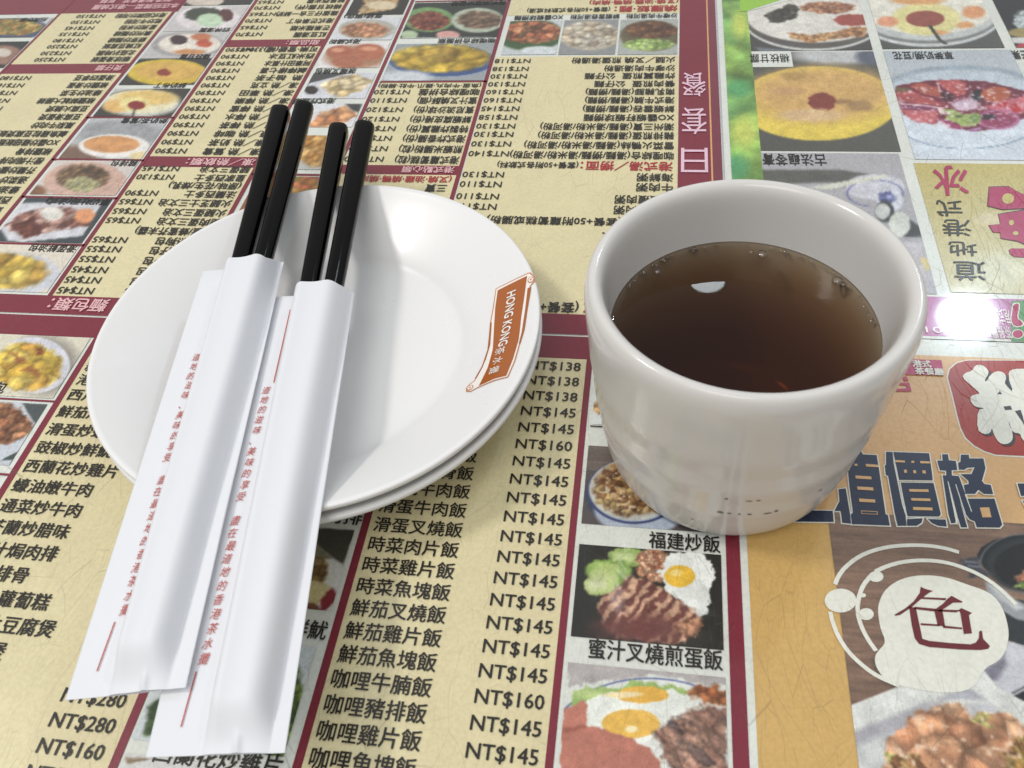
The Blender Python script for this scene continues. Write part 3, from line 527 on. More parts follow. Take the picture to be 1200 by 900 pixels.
# ---- far menu (everything reads upside down) ----------------------------
rect('header_band', -3, .141, .9588, 1.006, Z_PANEL, m_maroon, far)
rect('header_band', -3, -1.291, 2.118, 2.22, Z_PANEL, m_maroon, far)
rect('text_panel', -1.642, -1.303, 1.8435, 2.118, Z_PANEL, m_beige, far)
rect('header_band', -1.642, -1.303, 1.796, 1.8435, Z_PANEL, m_maroon, far)
rect('text_panel', -1.645, -1.303, 1.006, 1.796, Z_PANEL, m_beige, far)
rect('text_panel', -1.083, -.819, 1.956, 2.6, Z_PANEL, m_beige, far)
rect('header_band', -1.083, -.819, 1.918, 1.956, Z_PANEL, m_maroon, far)
rect('text_panel', -1.083, -.819, 1.446, 1.918, Z_PANEL, m_beige, far)
rect('header_band', -1.083, -.819, 1.4075, 1.446, Z_PANEL, m_maroon, far)
rect('text_panel', -1.083, -.819, 1.006, 1.4075, Z_PANEL, m_beige, far)
rect('text_panel', -.63, -.376, 1.422, 1.745, Z_PANEL, m_beige, far)
rect('header_band', -.63, -.376, 1.39, 1.422, Z_PANEL, m_maroon, far)
rect('text_panel', -.63, -.376, 1.006, 1.39, Z_PANEL, m_beige, far)
rect('text_panel', -.372, .055, 1.006, 1.858, Z_PANEL, m_beige, far)
rect('text_panel', -.372, .055, 2.062, 2.6, Z_PANEL, m_beige, far)
for x, wd in ((-1.645, .008), (-1.303, .010), (-1.083, .010), (-.819, .010), (-.639, .009), (-.3795, .009)):
    rect('divider_line', x-wd*.4, x+wd*.6, 1.006, 2.6, Z_BAND, m_maroon, far)
for x0, x1, y in ((-1.303, -1.083, 1.597), (-1.303, -1.083, 1.430), (-1.303, -1.083, 1.2965), (-1.303, -1.083, 1.1475), (-.63, -.376, 1.7475), (-.63, -.376, 2.148), (-.819, -.63, 1.385)):
    rect('divider_line', x0, x1, y-.0035, y+.0035, Z_BAND, m_maroon, far)
rect('edge_band', .0555, .1205, 1.006, 2.6, Z_PANEL, m_maroon, far)
rect('gold_line', .1195, .1228, 1.006, 2.6, Z_BAND, m_gold, far)
rect('edge_band', .1228, .141, 1.006, 2.6, Z_PANEL, print_mat('print_maroon_dull', (118, 52, 66)), far)
rect('silver_edge', .1418, .1455, 1.006, 2.6, Z_PANEL, m_silver, far)
# green strip
GR = [('f', [(.1, .9), (.3, .9), (.3, 2.7), (.1, 2.7)], [(128, 176, 84), (146, 188, 84), (112, 168, 92), (150, 190, 90)], .11), ('e', (0.1884,1.5489,39.45,-1.66,0.13,-18.62), (196, 208, 90), .9), ('e', (0.1818,1.7117,37.14,-1.39,-0.19,-28.95), (84, 160, 96), .8), ('e', (0.1629,1.4241,35.32,-1.21,0.42,-23.83), (84, 160, 100), .8), ('e', (0.1974,1.9962,50.73,-1.98,-0.49,-15.97), (196, 214, 90), .9)]
photo(.158, .2165, 1.06, 2.45, GR, far, (130, 185, 75), dx=.004, dy=.006, name='green_strip')
for k, ch in enumerate('日套餐'):
    yy = (1.448, 1.587, 1.730)[k]
    text('strip_lettering', ch, .0615, .1135, yy, (.082, .1, .098)[k], print_mat('print_lilac_white', (225, 190, 205)), far, rot=True, off=-.008 if k else 0.0, z=Z_TEXT, tight=True)

CW = .0215
def row(body, xs, y, h=.0262, mat=None, name='dish_name', cw=CW, xl=None):
    n = sum(.55 if (ord(c) < 128 or c == '‧') else 1 for c in body)
    text(name, body, (xs-n*cw) if xl is None else xl, xs, y, h, mat or m_ink, far, rot=True, off=.022)
def prc(v, x, y, h=.0245): text('price', 'NT$%d' % v, x-.0145*5.0*(1 if v < 100 else 1.17), x, y, h, m_ink, far, rot=True, off=.012)
for y, n, v in zip((2.097, 2.0635, 2.0295, 1.9965, 1.962, 1.930, 1.8955, 1.863), ('港式招牌炒河粉', '乾炒牛河粉', '星洲炒米粉', '廣州炒麵線', '銀芽炒麵線', '紅燒豆腐飯', '北菇扒時蔬', '蝦球滑蛋飯'), (150, 150, 145, 135, 180, 250, 230, 250)):
    row(n, -1.3145, y); prc(v, -1.498, y)
row('煲仔類', -1.3150, 1.820, .027, m_pink, 'header_lettering', .024)
row('本店招牌菜—港式燒臘', -1.30+.0, 2.150, .03, m_pink, 'header_lettering', .026)
row('(附湯‧附燙青菜、飯麵', -1.33, 2.186, .026, m_pink, 'header_lettering', .022)
for k, n in enumerate(('滑蛋四季豆', '椒鹽炒滑蛋', '蠔油炒生菜', '椒鹽鮮魷大腸辣', '豆腐火腩煲', '豆腐滑蛋煲', '鳳梨牛肉炒', '鹹魚雞粒豆腐煲飯麵', 'XO醬炒雞翅飯麵', '椒鹽排骨', '橙汁焗肉排', '芥蘭炒臘味', '通菜炒牛肉', '蠔油嫩牛肉', '西蘭花炒雞片', '豉椒炒鮮魷', '滑蛋炒蝦仁', '鮮茄炒滑蛋')):
    row(n, -1.316-.0004*k, 1.773-.0350*k)
for k, v in enumerate((180, 160, 160, 180, 160, 280, 280)): prc(v, -1.545, 1.773-.0350*k)
for y, n in zip((2.163, 2.127, 2.091, 2.050, 2.012, 1.977), ('鮮果西米露', '楊枝甘露(杯)', '雞蛋仔三合一鮮奶', '港式芒果布丁', '芒果糯米糍', '紅豆湯圓')): row(n, -.826, y, name='dish_name')
for k, y in enumerate((2.16, 2.127, 2.091, 2.055, 2.018, 1.982)): prc(70 if k % 2 else 65, -1.000, y)
row('甜品類：', -.832, 1.9365, .024, m_pink, 'header_lettering', .022)
dr = ['可樂‧雪碧(罐)330ml', '西米紅豆冰', '阿華田什菓冰', '鹹檸檬七喜', '熱  柚子茶', '凍／熱 立克', '凍／熱 華田', '凍／熱 檸樂', '凍／熱 檸蜜', '凍／熱 檸水', '凍／熱 檸茶', '凍／熱 咖啡', '凍／熱 奶茶', '凍／熱 鴛鴦']
for k, n in enumerate(dr):
    y = 1.9030-.03377*k
    row(n, -.826, y, xl=(-1.03 if k == 0 else (-.826-.118 if k < 6 else -.959))); prc(90, -.9985, y)
row('凍／熱飲類：', -.826, 1.426, .026, m_pink, 'header_lettering', .026)
for y, n, v in ((1.399, '腿蛋三文治', 145), (1.369, '皇家西多士', 130), (1.342, '(原味/花生/煉乳)', 0), (1.3135, '法蘭西多士', 90), (1.284, '火腿芝士三文治', 65), (1.2535, '火腿蛋三文治', 65), (1.224, '腿肉蛋三文治', 65),
                (1.1945, '(煎蛋/蜂蜜芥末醬)', 0), (1.164, '香腸熱狗包', 65), (1.136, '菠蘿油仔包', 55), (1.1065, '蜂蜜西多包', 55), (1.0765, '奶油豬仔包', 45), (1.048, '鮮奶油脆包', 45), (1.0190, '奶油厚片包', 45)):
    row(n, -.828, y, .024, cw=.0225 if v else .0195)
    if v: prc(v, -1.0005 if v < 100 else -.988, y, .0235)
row('麵包類：', -.955, .9835, .033, m_pink, 'header_lettering', .029)
for y, n, v in ((1.7015, '咖哩綜合拼盤', 120), (1.666, '蜜汁叉燒酥(個)', 110), (1.628, '賓尼流沙球(份)', 120), (1.590, '鮮蝦腐皮捲(份)', 120), (1.553, '特製炸雞翼(份)', 100), (1.5165, '港式炸香腸(份)', 100), (1.478, '煎蝦米腸粉(粒)', 100), (1.440, '港式蘿蔔糕(粒)', 100)):
    row(n, -.386, y, .0275, cw=.0235 if '(' not in n else .0193); prc(v, -.5475, y)
row('(魚蛋‧牛肉丸‧雞爪‧牛肚‧腸粉)', -.386, 1.729, .018, cw=.0170)
row('港式點心類', -.390, 1.4065, .022, m_pink, 'header_lettering', .022)
row('(叉燒‧油雞‧燒鴨‧燒肉)', -.390, 1.3735, .022, m_red, 'header_lettering', .0185)
row('三寶', -.395, 1.345, .025)
for y, n, xl, v in ((1.836, '火腿／叉燒 煎蛋湯通粉', -.190, 118), (1.800, '沙嗲牛肉湯通粉', -.113, 138), (1.767, '炸雞翼煎蛋  公仔麵', -.154, 130), (1.733, '餐肉煎蛋  公仔麵', -.130, 130), (1.700, '南乳豬腳(湯麵/撈麵)', -.147, 160), (1.666, '港式牛腩(湯麵/撈麵)', -.146, 160),
                    (1.632, '鮮蝦雲吞(湯麵/撈麵)', -.148, 145), (1.598, 'XO醬蝦籽蝦球撈麵', -.143, 158), (1.564, '潮州三寶(湯麵/湯米粉/湯河粉)', -.233, 130), (1.531, '豬排煎蛋(湯麵/湯米粉/湯河粉)', -.234, 130), (1.496, '雪菜火鴨絲(湯麵/湯米粉/湯河粉)', -.259, 130),
                    (1.461, '咖哩綜合(湯麵/撈麵/湯米粉/湯河粉)', -.284, 140), (1.389, '海鮮粥', -.023, 130), (1.357, '牛肉粥', -.023, 110), (1.318, '皮蛋瘦肉粥', -.062, 110), (1.286, '香菇雞肉粥', -.062, 110), (1.207, '椒鹽燉飯', -.080, 0), (1.17, '海鮮焗飯', -.08, 0)):
    row(n, .047, y, .0262, xl=xl)
    if v: prc(v, -.2860, y if y > 1.56 else y+.002)
row('港式湯／撈面：', .046, 1.4255, .030, m_red, 'header_lettering', xl=-.136); row('(套餐+50附各式飲料)', -.140, 1.4260, .022, xl=-.305)
row('粥類：', .046, 1.249, .030, m_red, 'header_lettering', xl=-.040); row('(套餐+50附蘿蔔糕或腸粉)', -.046, 1.2500, .024, xl=-.300)
row('飯類：', .046, 1.0195, .036, m_red, 'header_lettering', xl=-.098); row('(套餐+50附湯)', -.106, 1.020, .026, xl=-.25)
row('燒臘飯‧麵：', .050, 2.085, .032, m_red, 'header_lettering', xl=-.105); row('(套餐+50附各式飲料或湯)', -.115, 2.085, .024, xl=-.325)
row('(叉燒‧油雞‧燒鴨‧燒肉)', .052, 2.122, .024, m_red, xl=-.170)
for xs, xl, n in ((.050, -.074, '沙嗲牛肉湯河粉'), (-.090, -.212, '鮮蝦雲吞湯河粉'), (-.229, -.352, 'XO醬蝦球撈麵')): row(n, xs, 2.0475, .024, xl=xl, name='caption')

rect('text_panel', -2.42, -1.85, 1.006, 2.118, Z_PANEL, m_beige, far)
for k in range(30):
    row(dr[5+k % 9], -1.865, 2.09-.0350*k); prc(90+10*(k*5 % 7), -2.2, 2.09-.0350*k)
# far photos
fp = dict(dx=.0028, dy=.0040)
photo(-1.289, -1.092, 2.150, 2.30, [('e', (-1.2364,2.1797,17.58,6.89,-1.08,-26.37), (205, 190, 175), .1)], far, (52, 50, 48), **fp)
photo(-1.289, -1.092, 2.005, 2.142, [('e', (-1.1866,2.0760,10.90,4.24,-0.48,-14.49), (222, 214, 214), .08), ('e', (-1.2035,2.0958,17.64,6.92,-0.85,-24.42), (62, 66, 54), .15, .6), ('e', (-1.1400,2.0900,43.13,16.10,-1.03,-29.86), (88, 48, 48), .15, .6), ('e', (-1.1757,2.0638,26.49,10.26,-0.86,-26.46), (186, 212, 178), .2, .4)], far, (196, 190, 190), **fp)
photo(-1.289, -1.092, 1.866, 2.000, [('e', (-1.1873,1.9344,9.86,4.02,-0.34,-15.20), (160, 156, 156), .05), ('e', (-1.1822,1.9365,11.70,4.74,-0.42,-18.23), (226, 216, 202), .08), ('e', (-1.2213,1.9596,39.94,16.57,-1.00,-40.77), (60, 40, 45), .2, .5), ('e', (-1.1637,1.9715,35.11,13.87,-1.27,-49.65), (196, 112, 72), .3, .5), ('e', (-1.1404,1.9377,48.74,19.09,-1.17,-50.72), (190, 80, 55), .3, .5), ('e', (-1.1658,1.8961,22.92,9.29,-1.42,-71.88), (200, 135, 82), .3, .5)], far, (188, 186, 184), **fp)
photo(-1.289, -1.092, 1.7395, 1.863, [('e', (-1.1853,1.7976,9.37,3.99,-0.20,-15.98), (214, 184, 48), .04, 0), ('e', (-1.1813,1.8016,11.00,4.66,-0.27,-21.03), (212, 168, 76), .3, .5), ('e', (-1.1923,1.7967,58.67,25.10,-0.76,-61.92), (142, 52, 36), .2, .4)], far, (52, 52, 48), **fp)
photo(-1.289, -1.092, 1.601, 1.7215, [('e', (-1.2739,1.7117,12.72,5.97,-0.15,-25.96), (184, 186, 182), .4), ('e', (-1.1934,1.6594,9.53,4.28,-0.03,-16.36), (196, 196, 186), .04, 0), ('r', (-1.1934,1.6594,9.94,4.46,-0.03,-17.42), (120, 116, 104), .03), ('e', (-1.1955,1.6641,10.87,4.88,-0.05,-19.93), (226, 218, 180), .05), ('e', (-1.1876,1.6809,13.00,5.77,-0.11,-29.60), (226, 190, 108), .4, .5), ('e', (-1.2512,1.6456,30.35,14.32,-0.03,-36.16), (226, 178, 100), .5, .5), ('e', (-1.2088,1.6548,26.11,11.89,-0.06,-33.80), (230, 215, 140), .3), ('e', (-1.1993,1.6484,43.65,19.77,-0.06,-54.35), (142, 40, 36), .1), ('p', [(-1.1958,1.6346),(-1.1843,1.5986),(-1.1902,1.5986),(-1.1996,1.6346)], (66, 56, 52), .02)], far, (58, 56, 50), **fp)
photo(-1.289, -1.092, 1.4335, 1.5925, [('e', (-1.2660,1.4429,13.77,7.08,0.35,-24.79), (122, 92, 76), .5), ('e', (-1.1890,1.5307,9.50,4.46,0.15,-18.96), (150, 152, 154), .3), ('e', (-1.1792,1.4823,11.71,5.55,0.25,-21.70), (232, 228, 222), .05, 0), ('e', (-1.1880,1.4888,14.58,6.94,0.33,-30.23), (212, 148, 90), .06, 0), ('e', (-1.0982,1.4453,39.58,17.79,0.89,-62.76), (226, 206, 150), .5)], far, (178, 181, 182), **fp)
photo(-1.289, -1.092, 1.305, 1.4265, [('e', (-1.1838,1.3509,10.31,5.16,0.30,-14.01), (206, 168, 150), .05), ('f', (-1.1962,1.3658,15.97,8.02,0.44,-21.93), [(110, 84, 60), (140, 110, 80), (80, 60, 45)], .012), ('f', (-1.1863,1.3411,25.19,12.68,0.82,-37.23), [(190, 184, 140), (165, 160, 110)], .008), ('e', (-1.2847,1.3151,33.32,18.27,1.07,-45.11), (130, 90, 60), .4)], far, (206, 198, 190), **fp)
photo(-1.289, -1.092, 1.1525, 1.2915, [('p', [(-1.2953,1.1946),(-1.2971,1.2747),(-1.1096,1.2797),(-1.1001,1.1745),(-1.2226,1.1506),(-1.2539,1.1560)], (206, 206, 212), .05, 0), ('f', [(-1.2897,1.2015),(-1.2756,1.2364),(-1.2439,1.2584),(-1.1692,1.2640),(-1.1099,1.2413),(-1.0981,1.2077),(-1.1514,1.1926),(-1.2206,1.1637),(-1.2594,1.1823)], [(150, 90, 75), (196, 150, 135), (110, 60, 50), (212, 184, 170)], .02), ('e', (-1.2035,1.2420,37.72,20.04,1.32,-44.94), (222, 218, 208), .2, .4), ('e', (-1.1270,1.2374,43.86,21.95,1.28,-42.76), (226, 150, 100), .2, .4), ('f', [(-1.2802,1.2018),(-1.2384,1.2306),(-1.1860,1.1781),(-1.2252,1.1636)], [(110, 60, 45), (90, 45, 40)], .012)], far, (60, 70, 74), **fp)
photo(-1.289, -1.092, 1.012, 1.1435, [('e', (-1.1905,1.0610,9.82,5.58,0.71,-16.55), (198, 200, 208), .05, 0), ('f', (-1.2071,1.0663,11.27,6.48,0.83,-19.58), Y4, .034)], far, (218, 208, 190), **fp)
photo(-1.83, -1.652, 1.985, 2.095, [('e', (-1.7523,2.0375,8.76,5.00,-0.49,-16.64), (64, 78, 108), .08), ('f', (-1.7524,2.0435,10.56,6.02,-0.65,-21.82), [(196, 140, 60), (160, 110, 50), (120, 130, 60), (215, 165, 90)], .012)], far, (190, 195, 195), **fp)
photo(-1.83, -1.652, 1.825, 1.962, [('e', (-1.6879,1.8920,17.81,10.27,-0.38,-20.15), (150, 110, 90), .2), ('e', (-1.6976,1.9033,39.91,23.06,-0.88,-45.01), (206, 196, 180), .2)], far, (40, 40, 40), **fp)
photo(-.803, -.648, 2.078, 2.30, [('f', [(-0.7734,2.0773),(-0.7667,2.1422),(-0.7822,2.1795),(-0.6715,2.1871),(-0.6816,2.1033),(-0.7472,2.0881)], [(206, 172, 120), (190, 150, 95), (214, 186, 140)], .02), ('e', (-0.7170,2.1307,24.50,5.88,-1.62,-41.82), (216, 196, 160), .3)], far, (48, 46, 44), **fp)
photo(-.803, -.648, 1.946, 2.063, [('e', (-0.7254,2.0020,13.15,3.32,-0.54,-18.78), (176, 172, 160), .1), ('f', (-0.7297,1.9966,15.86,4.04,-0.71,-25.11), [(190, 132, 92), (164, 112, 82), (206, 160, 122)], .02)], far, (208, 210, 214), **fp)
photo(-.803, -.648, 1.812, 1.9355, [('e', (-0.7174,1.8636,12.32,3.22,-0.32,-17.84), (170, 120, 90), .4), ('e', (-0.7646,1.8871,28.06,7.72,-0.59,-30.13), (172, 98, 70), .1), ('e', (-0.6911,1.8877,24.25,6.08,-0.51,-25.48), (180, 104, 74), .1), ('e', (-0.7327,1.8395,25.10,6.75,-0.53,-33.17), (176, 104, 74), .1), ('e', (-0.7730,1.8977,60.53,16.76,-1.97,-95.73), (222, 150, 115), .6), ('e', (-0.6948,1.9023,45.85,11.50,-2.02,-95.95), (222, 150, 115), .6)], far, (226, 222, 220), **fp)
photo(-.803, -.648, 1.676, 1.788, [('p', [(-0.8108,1.6722),(-0.8008,1.7418),(-0.6996,1.7955),(-0.6358,1.7928),(-0.6375,1.7357),(-0.6420,1.6717)], (208, 208, 216), .1), ('f', [(-0.7730,1.7368),(-0.7534,1.7604),(-0.7024,1.7858),(-0.6488,1.7499),(-0.6626,1.7127),(-0.7049,1.6791),(-0.7336,1.6901)], [(216, 194, 146), (204, 176, 120), (222, 206, 168)], .03), ('e', (-0.7868,1.7125,59.81,17.91,-0.33,-53.75), (52, 42, 42), .1)], far, (68, 68, 70), **fp)
photo(-.803, -.648, 1.560, 1.6545, [('p', [(-0.6878,1.6540),(-0.6475,1.6539),(-0.6485,1.6189),(-0.6657,1.6276)], (60, 62, 60), .1), ('f', [(-0.7483,1.5674),(-0.7385,1.6188),(-0.6829,1.6451),(-0.6451,1.6060),(-0.6986,1.5493),(-0.7383,1.5507)], [(212, 146, 96), (192, 120, 74), (222, 170, 120)], .03)], far, (216, 216, 220), **fp)
photo(-.803, -.648, 1.403, 1.5275, [('f', (-0.6963,1.4743,17.45,5.10,0.20,-15.91), [(206, 150, 70), (180, 120, 50), (222, 182, 112), (196, 140, 64)], .02)], far, (190, 190, 184), **fp)
photo(-.803, -.648, 1.20, 1.378, [('f', (-0.7013,1.3360,18.27,5.67,0.54,-23.46), [(206, 90, 60), (180, 120, 50), (120, 150, 70)], .02)], far, (150, 90, 60), **fp)
photo(-.628, -.383, 1.952, 2.139, [('e', (-0.5731,2.0477,15.16,3.06,-0.50,-15.26), (112, 152, 92), .08), ('f', (-0.5703,2.0397,18.69,3.76,-0.65,-20.22), [(142, 72, 52), (100, 45, 35), (176, 110, 80)], .014), ('e', (-0.4444,2.0401,14.60,2.36,-0.50,-15.45), (168, 178, 156), .08), ('f', (-0.4404,2.0422,17.55,2.82,-0.69,-21.31), [(122, 96, 76), (90, 70, 55), (152, 122, 96)], .012, (2, 1, .3)), ('e', (-0.6067,1.9702,45.52,9.89,-1.23,-46.28), (172, 192, 152), .2), ('e', (-0.5076,1.9655,33.02,6.14,-1.23,-46.70), (208, 152, 142), .2), ('p', [(-0.6906,1.9519),(-0.6144,1.9554),(-0.3983,1.9520),(-0.3526,1.9279),(-0.6840,1.9251)], (205, 208, 210), .1)], far, (48, 53, 48), **fp)
photo(-.628, -.383, 1.752, 1.9235, [('e', (-0.5008,1.8447,7.53,1.44,-0.22,-12.92), (62, 84, 136), .04, 0), ('r', (-0.5008,1.8447,7.53,1.44,-0.22,-12.92), (150, 165, 190), .02), ('e', (-0.5730,1.7681,16.20,3.58,-0.37,-35.11), (200, 205, 210), .5), ('f', (-0.5069,1.8548,8.24,1.59,-0.27,-15.16), [(206, 172, 52), (182, 146, 46), (216, 188, 82), (164, 126, 46)], .05)], far, (150, 156, 158), **fp)
photo(-.360, -.230, 1.866, 2.032, [('e', (-0.3048,1.9633,11.91,1.44,-0.34,-12.63), (62, 92, 52), .1), ('f', (-0.3008,1.9738,13.38,1.60,-0.50,-18.11), [(196, 112, 72), (150, 80, 55), (212, 145, 98), (80, 60, 40)], .02), ('e', (-0.2698,1.8853,21.79,2.46,-1.02,-49.87), (205, 210, 212), .3)], far, (190, 196, 198), **fp)
photo(-.224, -.0915, 1.864, 2.032, [('e', (-0.1561,1.9541,13.46,0.99,-0.37,-14.15), (180, 170, 150), .1), ('f', (-0.1563,1.9562,14.14,1.04,-0.41,-15.50), [(216, 206, 182), (192, 176, 150), (226, 216, 198), (162, 142, 116)], .024)], far, (140, 142, 142), **fp)
photo(-.0855, .051, 1.862, 2.030, [('e', (-0.0116,1.9504,13.77,0.38,-0.35,-13.52), (100, 92, 64), .1), ('f', (-0.0098,1.9762,15.85,0.42,-0.65,-22.80), [(112, 70, 45), (85, 55, 40), (142, 100, 60)], .014), ('f', (-0.0153,1.9079,17.14,0.50,-0.81,-35.72), [(150, 182, 92), (176, 196, 120), (120, 150, 70)], .014)], far, (168, 172, 166), **fp)
for xs, y, n in ((-1.10, 1.872, '楊枝甘露'), (-1.11, 1.736, '鮮奶布丁'), (-1.093, 1.5835, '熱奶茶/鴛鴦'), (-1.093, 1.4180, '豬排包'), (-1.093, 1.2830, '厚切吐司(法式)'), (-1.093, 1.1360, '滑蛋鮮油包'), (-1.10, 2.009, '四神湯圓'), (-1.665, 2.083, '招牌炒飯'),
                 (-.700, 2.0700, '蛋撻(兩件)'), (-.725, 1.9385, '港式腸粉'), (-.700, 1.7965, '菠蘿叉燒包'), (-.715, 1.6650, '港式炸饅頭'), (-.755, 1.5350, '脆皮'), (-.3840, 1.9350, '咖哩綜合拼盤飯'), (-.386, 2.133, '港式燒臘拼盤飯')):
    row(n, xs, y, .024, name='caption', cw=.0205)

# far right: dessert photos, calligraphy panel, pink band
rp2 = dict(dx=.0022, dy=.0038)
photo(.2165, .4795, 1.872, 2.45, [('e', (0.3657,2.0275,6.15,-0.56,-0.21,-6.33), (206, 206, 202), .02, 0), ('e', (0.3664,2.0349,6.23,-0.57,-0.22,-6.43), (92, 88, 84), .02, 0), ('e', (0.3696,2.0432,6.31,-0.58,-0.26,-7.35), (218, 214, 204), .04, 0),
      ('f', [(0.2539,2.0419),(0.3121,2.0941),(0.3316,2.0878),(0.3408,2.0679),(0.3265,2.0236),(0.2907,2.0017),(0.2665,2.0045)], [(66, 62, 56), (84, 78, 70)], .014), ('f', [(0.3069,1.9571),(0.3485,1.9429),(0.4163,1.9591),(0.4470,1.9805),(0.4832,1.9693),(0.4715,1.9328),(0.4125,1.9245),(0.3451,1.9036),(0.3094,1.9270)], [(192, 142, 92), (166, 110, 72), (208, 168, 112)], .012),
      ('e', (0.4601,2.0108,20.00,-2.43,-1.12,-34.49), (166, 76, 66), .15, .5), ('f', (0.4044,2.0742,15.69,-1.60,-1.24,-33.00), [(178, 122, 92), (150, 95, 70), (200, 150, 110)], .014), ('p', [(0.2265,1.8897),(0.3006,1.8737),(0.2506,1.8182)], (110, 118, 126), .3)], far, (72, 72, 70), **rp2)
poly('white_wedge', [(0.2170,2.0613),(0.3428,2.1277),(0.3521,2.1633),(0.2192,2.1693)], Z_TEXT, m_paper, far)
poly('green_wedge', [(0.1985,2.0599),(0.2171,2.0640),(0.3039,2.1208),(0.3125,2.1505),(0.2028,2.1700)], Z_TEXT+.0003, print_mat('print_lime', (150, 195, 72)), far)
photo(.2165, .4795, 1.482, 1.866, [('e', (0.4044,1.8509,10.00,-1.10,-0.47,-25.47), (186, 186, 186), .5), ('e', (0.4800,1.8421,24.81,-3.35,-0.49,-27.06), (90, 96, 112), .4), ('e', (0.3399,1.6605,6.26,-0.59,-0.02,-6.99), (226, 198, 76), .02, 0), ('e', (0.3526,1.6937,6.59,-0.64,-0.05,-9.44), (210, 166, 96), .5, .8),
      ('e', (0.3014,1.7632,37.18,-2.89,-0.62,-56.38), (184, 146, 82), .5, .6), ('e', (0.2835,1.7025,25.26,-1.85,-0.38,-65.28), (196, 150, 96), .5, .6), ('e', (0.4239,1.6441,39.64,-4.94,-0.05,-47.69), (164, 128, 80), .4, .6), ('e', (0.3878,1.6604,39.15,-4.35,-0.24,-101.80), (160, 120, 76), .5, .5), ('e', (0.3502,1.6605,35.37,-3.46,-0.07,-28.99), (132, 58, 48), .12, .6), ('e', (0.3232,1.6080,15.80,-1.42,0.09,-42.08), (216, 180, 130), .6, .5)], far, (84, 84, 77), **rp2)
rect('caption_strip', .2165, .303, 1.800, 1.8695, Z_TEXT, m_paper, far)
row('楊枝甘露', .298, 1.838, .038, name='caption', xl=.212)
row('古法龜苓膏', .338, 1.452, .038, name='caption', xl=.218)
row('草莓奶撈/豆花', .642, 1.8450, .034, name='caption', xl=.518)
row('芒果', .795, 1.845, .038, name='caption', xl=.762)
photo(.2165, .474, 1.082, 1.475, [('p', [(0.2109,1.4180),(0.3573,1.4207),(0.4435,1.4020),(0.4143,1.3554),(0.3765,1.3545),(0.3413,1.3799),(0.2084,1.3704)], (92, 92, 86), .2), ('e', (0.4161,1.3684,18.93,-2.56,0.58,-25.56), (196, 196, 204), .1), ('r', (0.4134,1.3489,20.54,-2.77,0.61,-25.12), (86, 92, 150), .03), ('p', [(0.2934,1.3623),(0.4366,1.4072),(0.4479,1.4007),(0.3352,1.3587)], (206, 206, 190), .03, 0),
      ('e', (0.4364,1.3273,43.67,-6.35,0.83,-31.80), (206, 210, 220), .06), ('f', (0.4341,1.3367,67.39,-9.70,1.33,-52.57), [(90, 96, 160), (150, 156, 190)], .012), ('e', (0.4227,1.2958,60.83,-8.62,0.94,-32.59), (60, 60, 58), .1), ('e', (0.4191,1.2957,80.45,-11.29,1.24,-42.87), (196, 200, 196), .1), ('p', [(0.4614,1.2757),(0.4816,1.2468),(0.4781,1.2263),(0.4321,1.2247),(0.4437,1.2309)], (58, 58, 58), .1), ('e', (0.4428,1.2602,55.83,-8.49,0.93,-29.02), (204, 208, 198), .05), ('p', [(0.4300,1.2103),(0.4722,1.2119),(0.4691,1.1139),(0.4224,1.1599)], (184, 180, 184), .2), ('p', [(0.4622,1.1724),(0.4786,1.1687),(0.4742,1.1394),(0.4633,1.1389)], (208, 190, 130), .05)], far, (168, 166, 170), **rp2)
photo(.501, .7545, 1.876, 2.45, [('e', (0.6232,2.0427,6.05,-1.04,-0.22,-6.21), (196, 200, 200), .02, 0), ('e', (0.6243,2.0490,6.16,-1.06,-0.24,-6.52), (120, 122, 120), .02, 0), ('e', (0.6253,2.0553,6.31,-1.08,-0.25,-6.87), (190, 194, 192), .05, 0), ('e', (0.6290,2.0764,6.63,-1.14,-0.28,-7.20), (226, 222, 206), .06), ('e', (0.6147,2.0120,13.27,-2.26,-0.42,-12.82), (222, 212, 142), .15), ('e', (0.5298,2.0014,44.36,-6.39,-1.29,-40.67), (226, 152, 112), .4, .5), ('e', (0.7236,2.0392,40.09,-8.13,-1.15,-32.14), (222, 152, 102), .4, .5), ('e', (0.6116,2.1008,17.38,-2.86,-2.08,-51.12), (222, 160, 100), .5, .5), ('e', (0.6946,1.9791,52.39,-10.35,-2.17,-71.53), (224, 160, 100), .5, .5), ('e', (0.6360,1.9451,61.29,-11.08,-2.77,-102.03), (222, 160, 100), .5, .5), ('e', (0.6133,2.0120,23.87,-4.05,-0.84,-25.65), (152, 76, 62), .06, .1), ('p', [(0.6134,1.9775),(0.6214,1.9813),(0.6313,1.9142),(0.6426,1.8930),(0.6334,1.8913),(0.6240,1.9086)], (60, 60, 54), .03)], far, (80, 82, 78), **rp2)
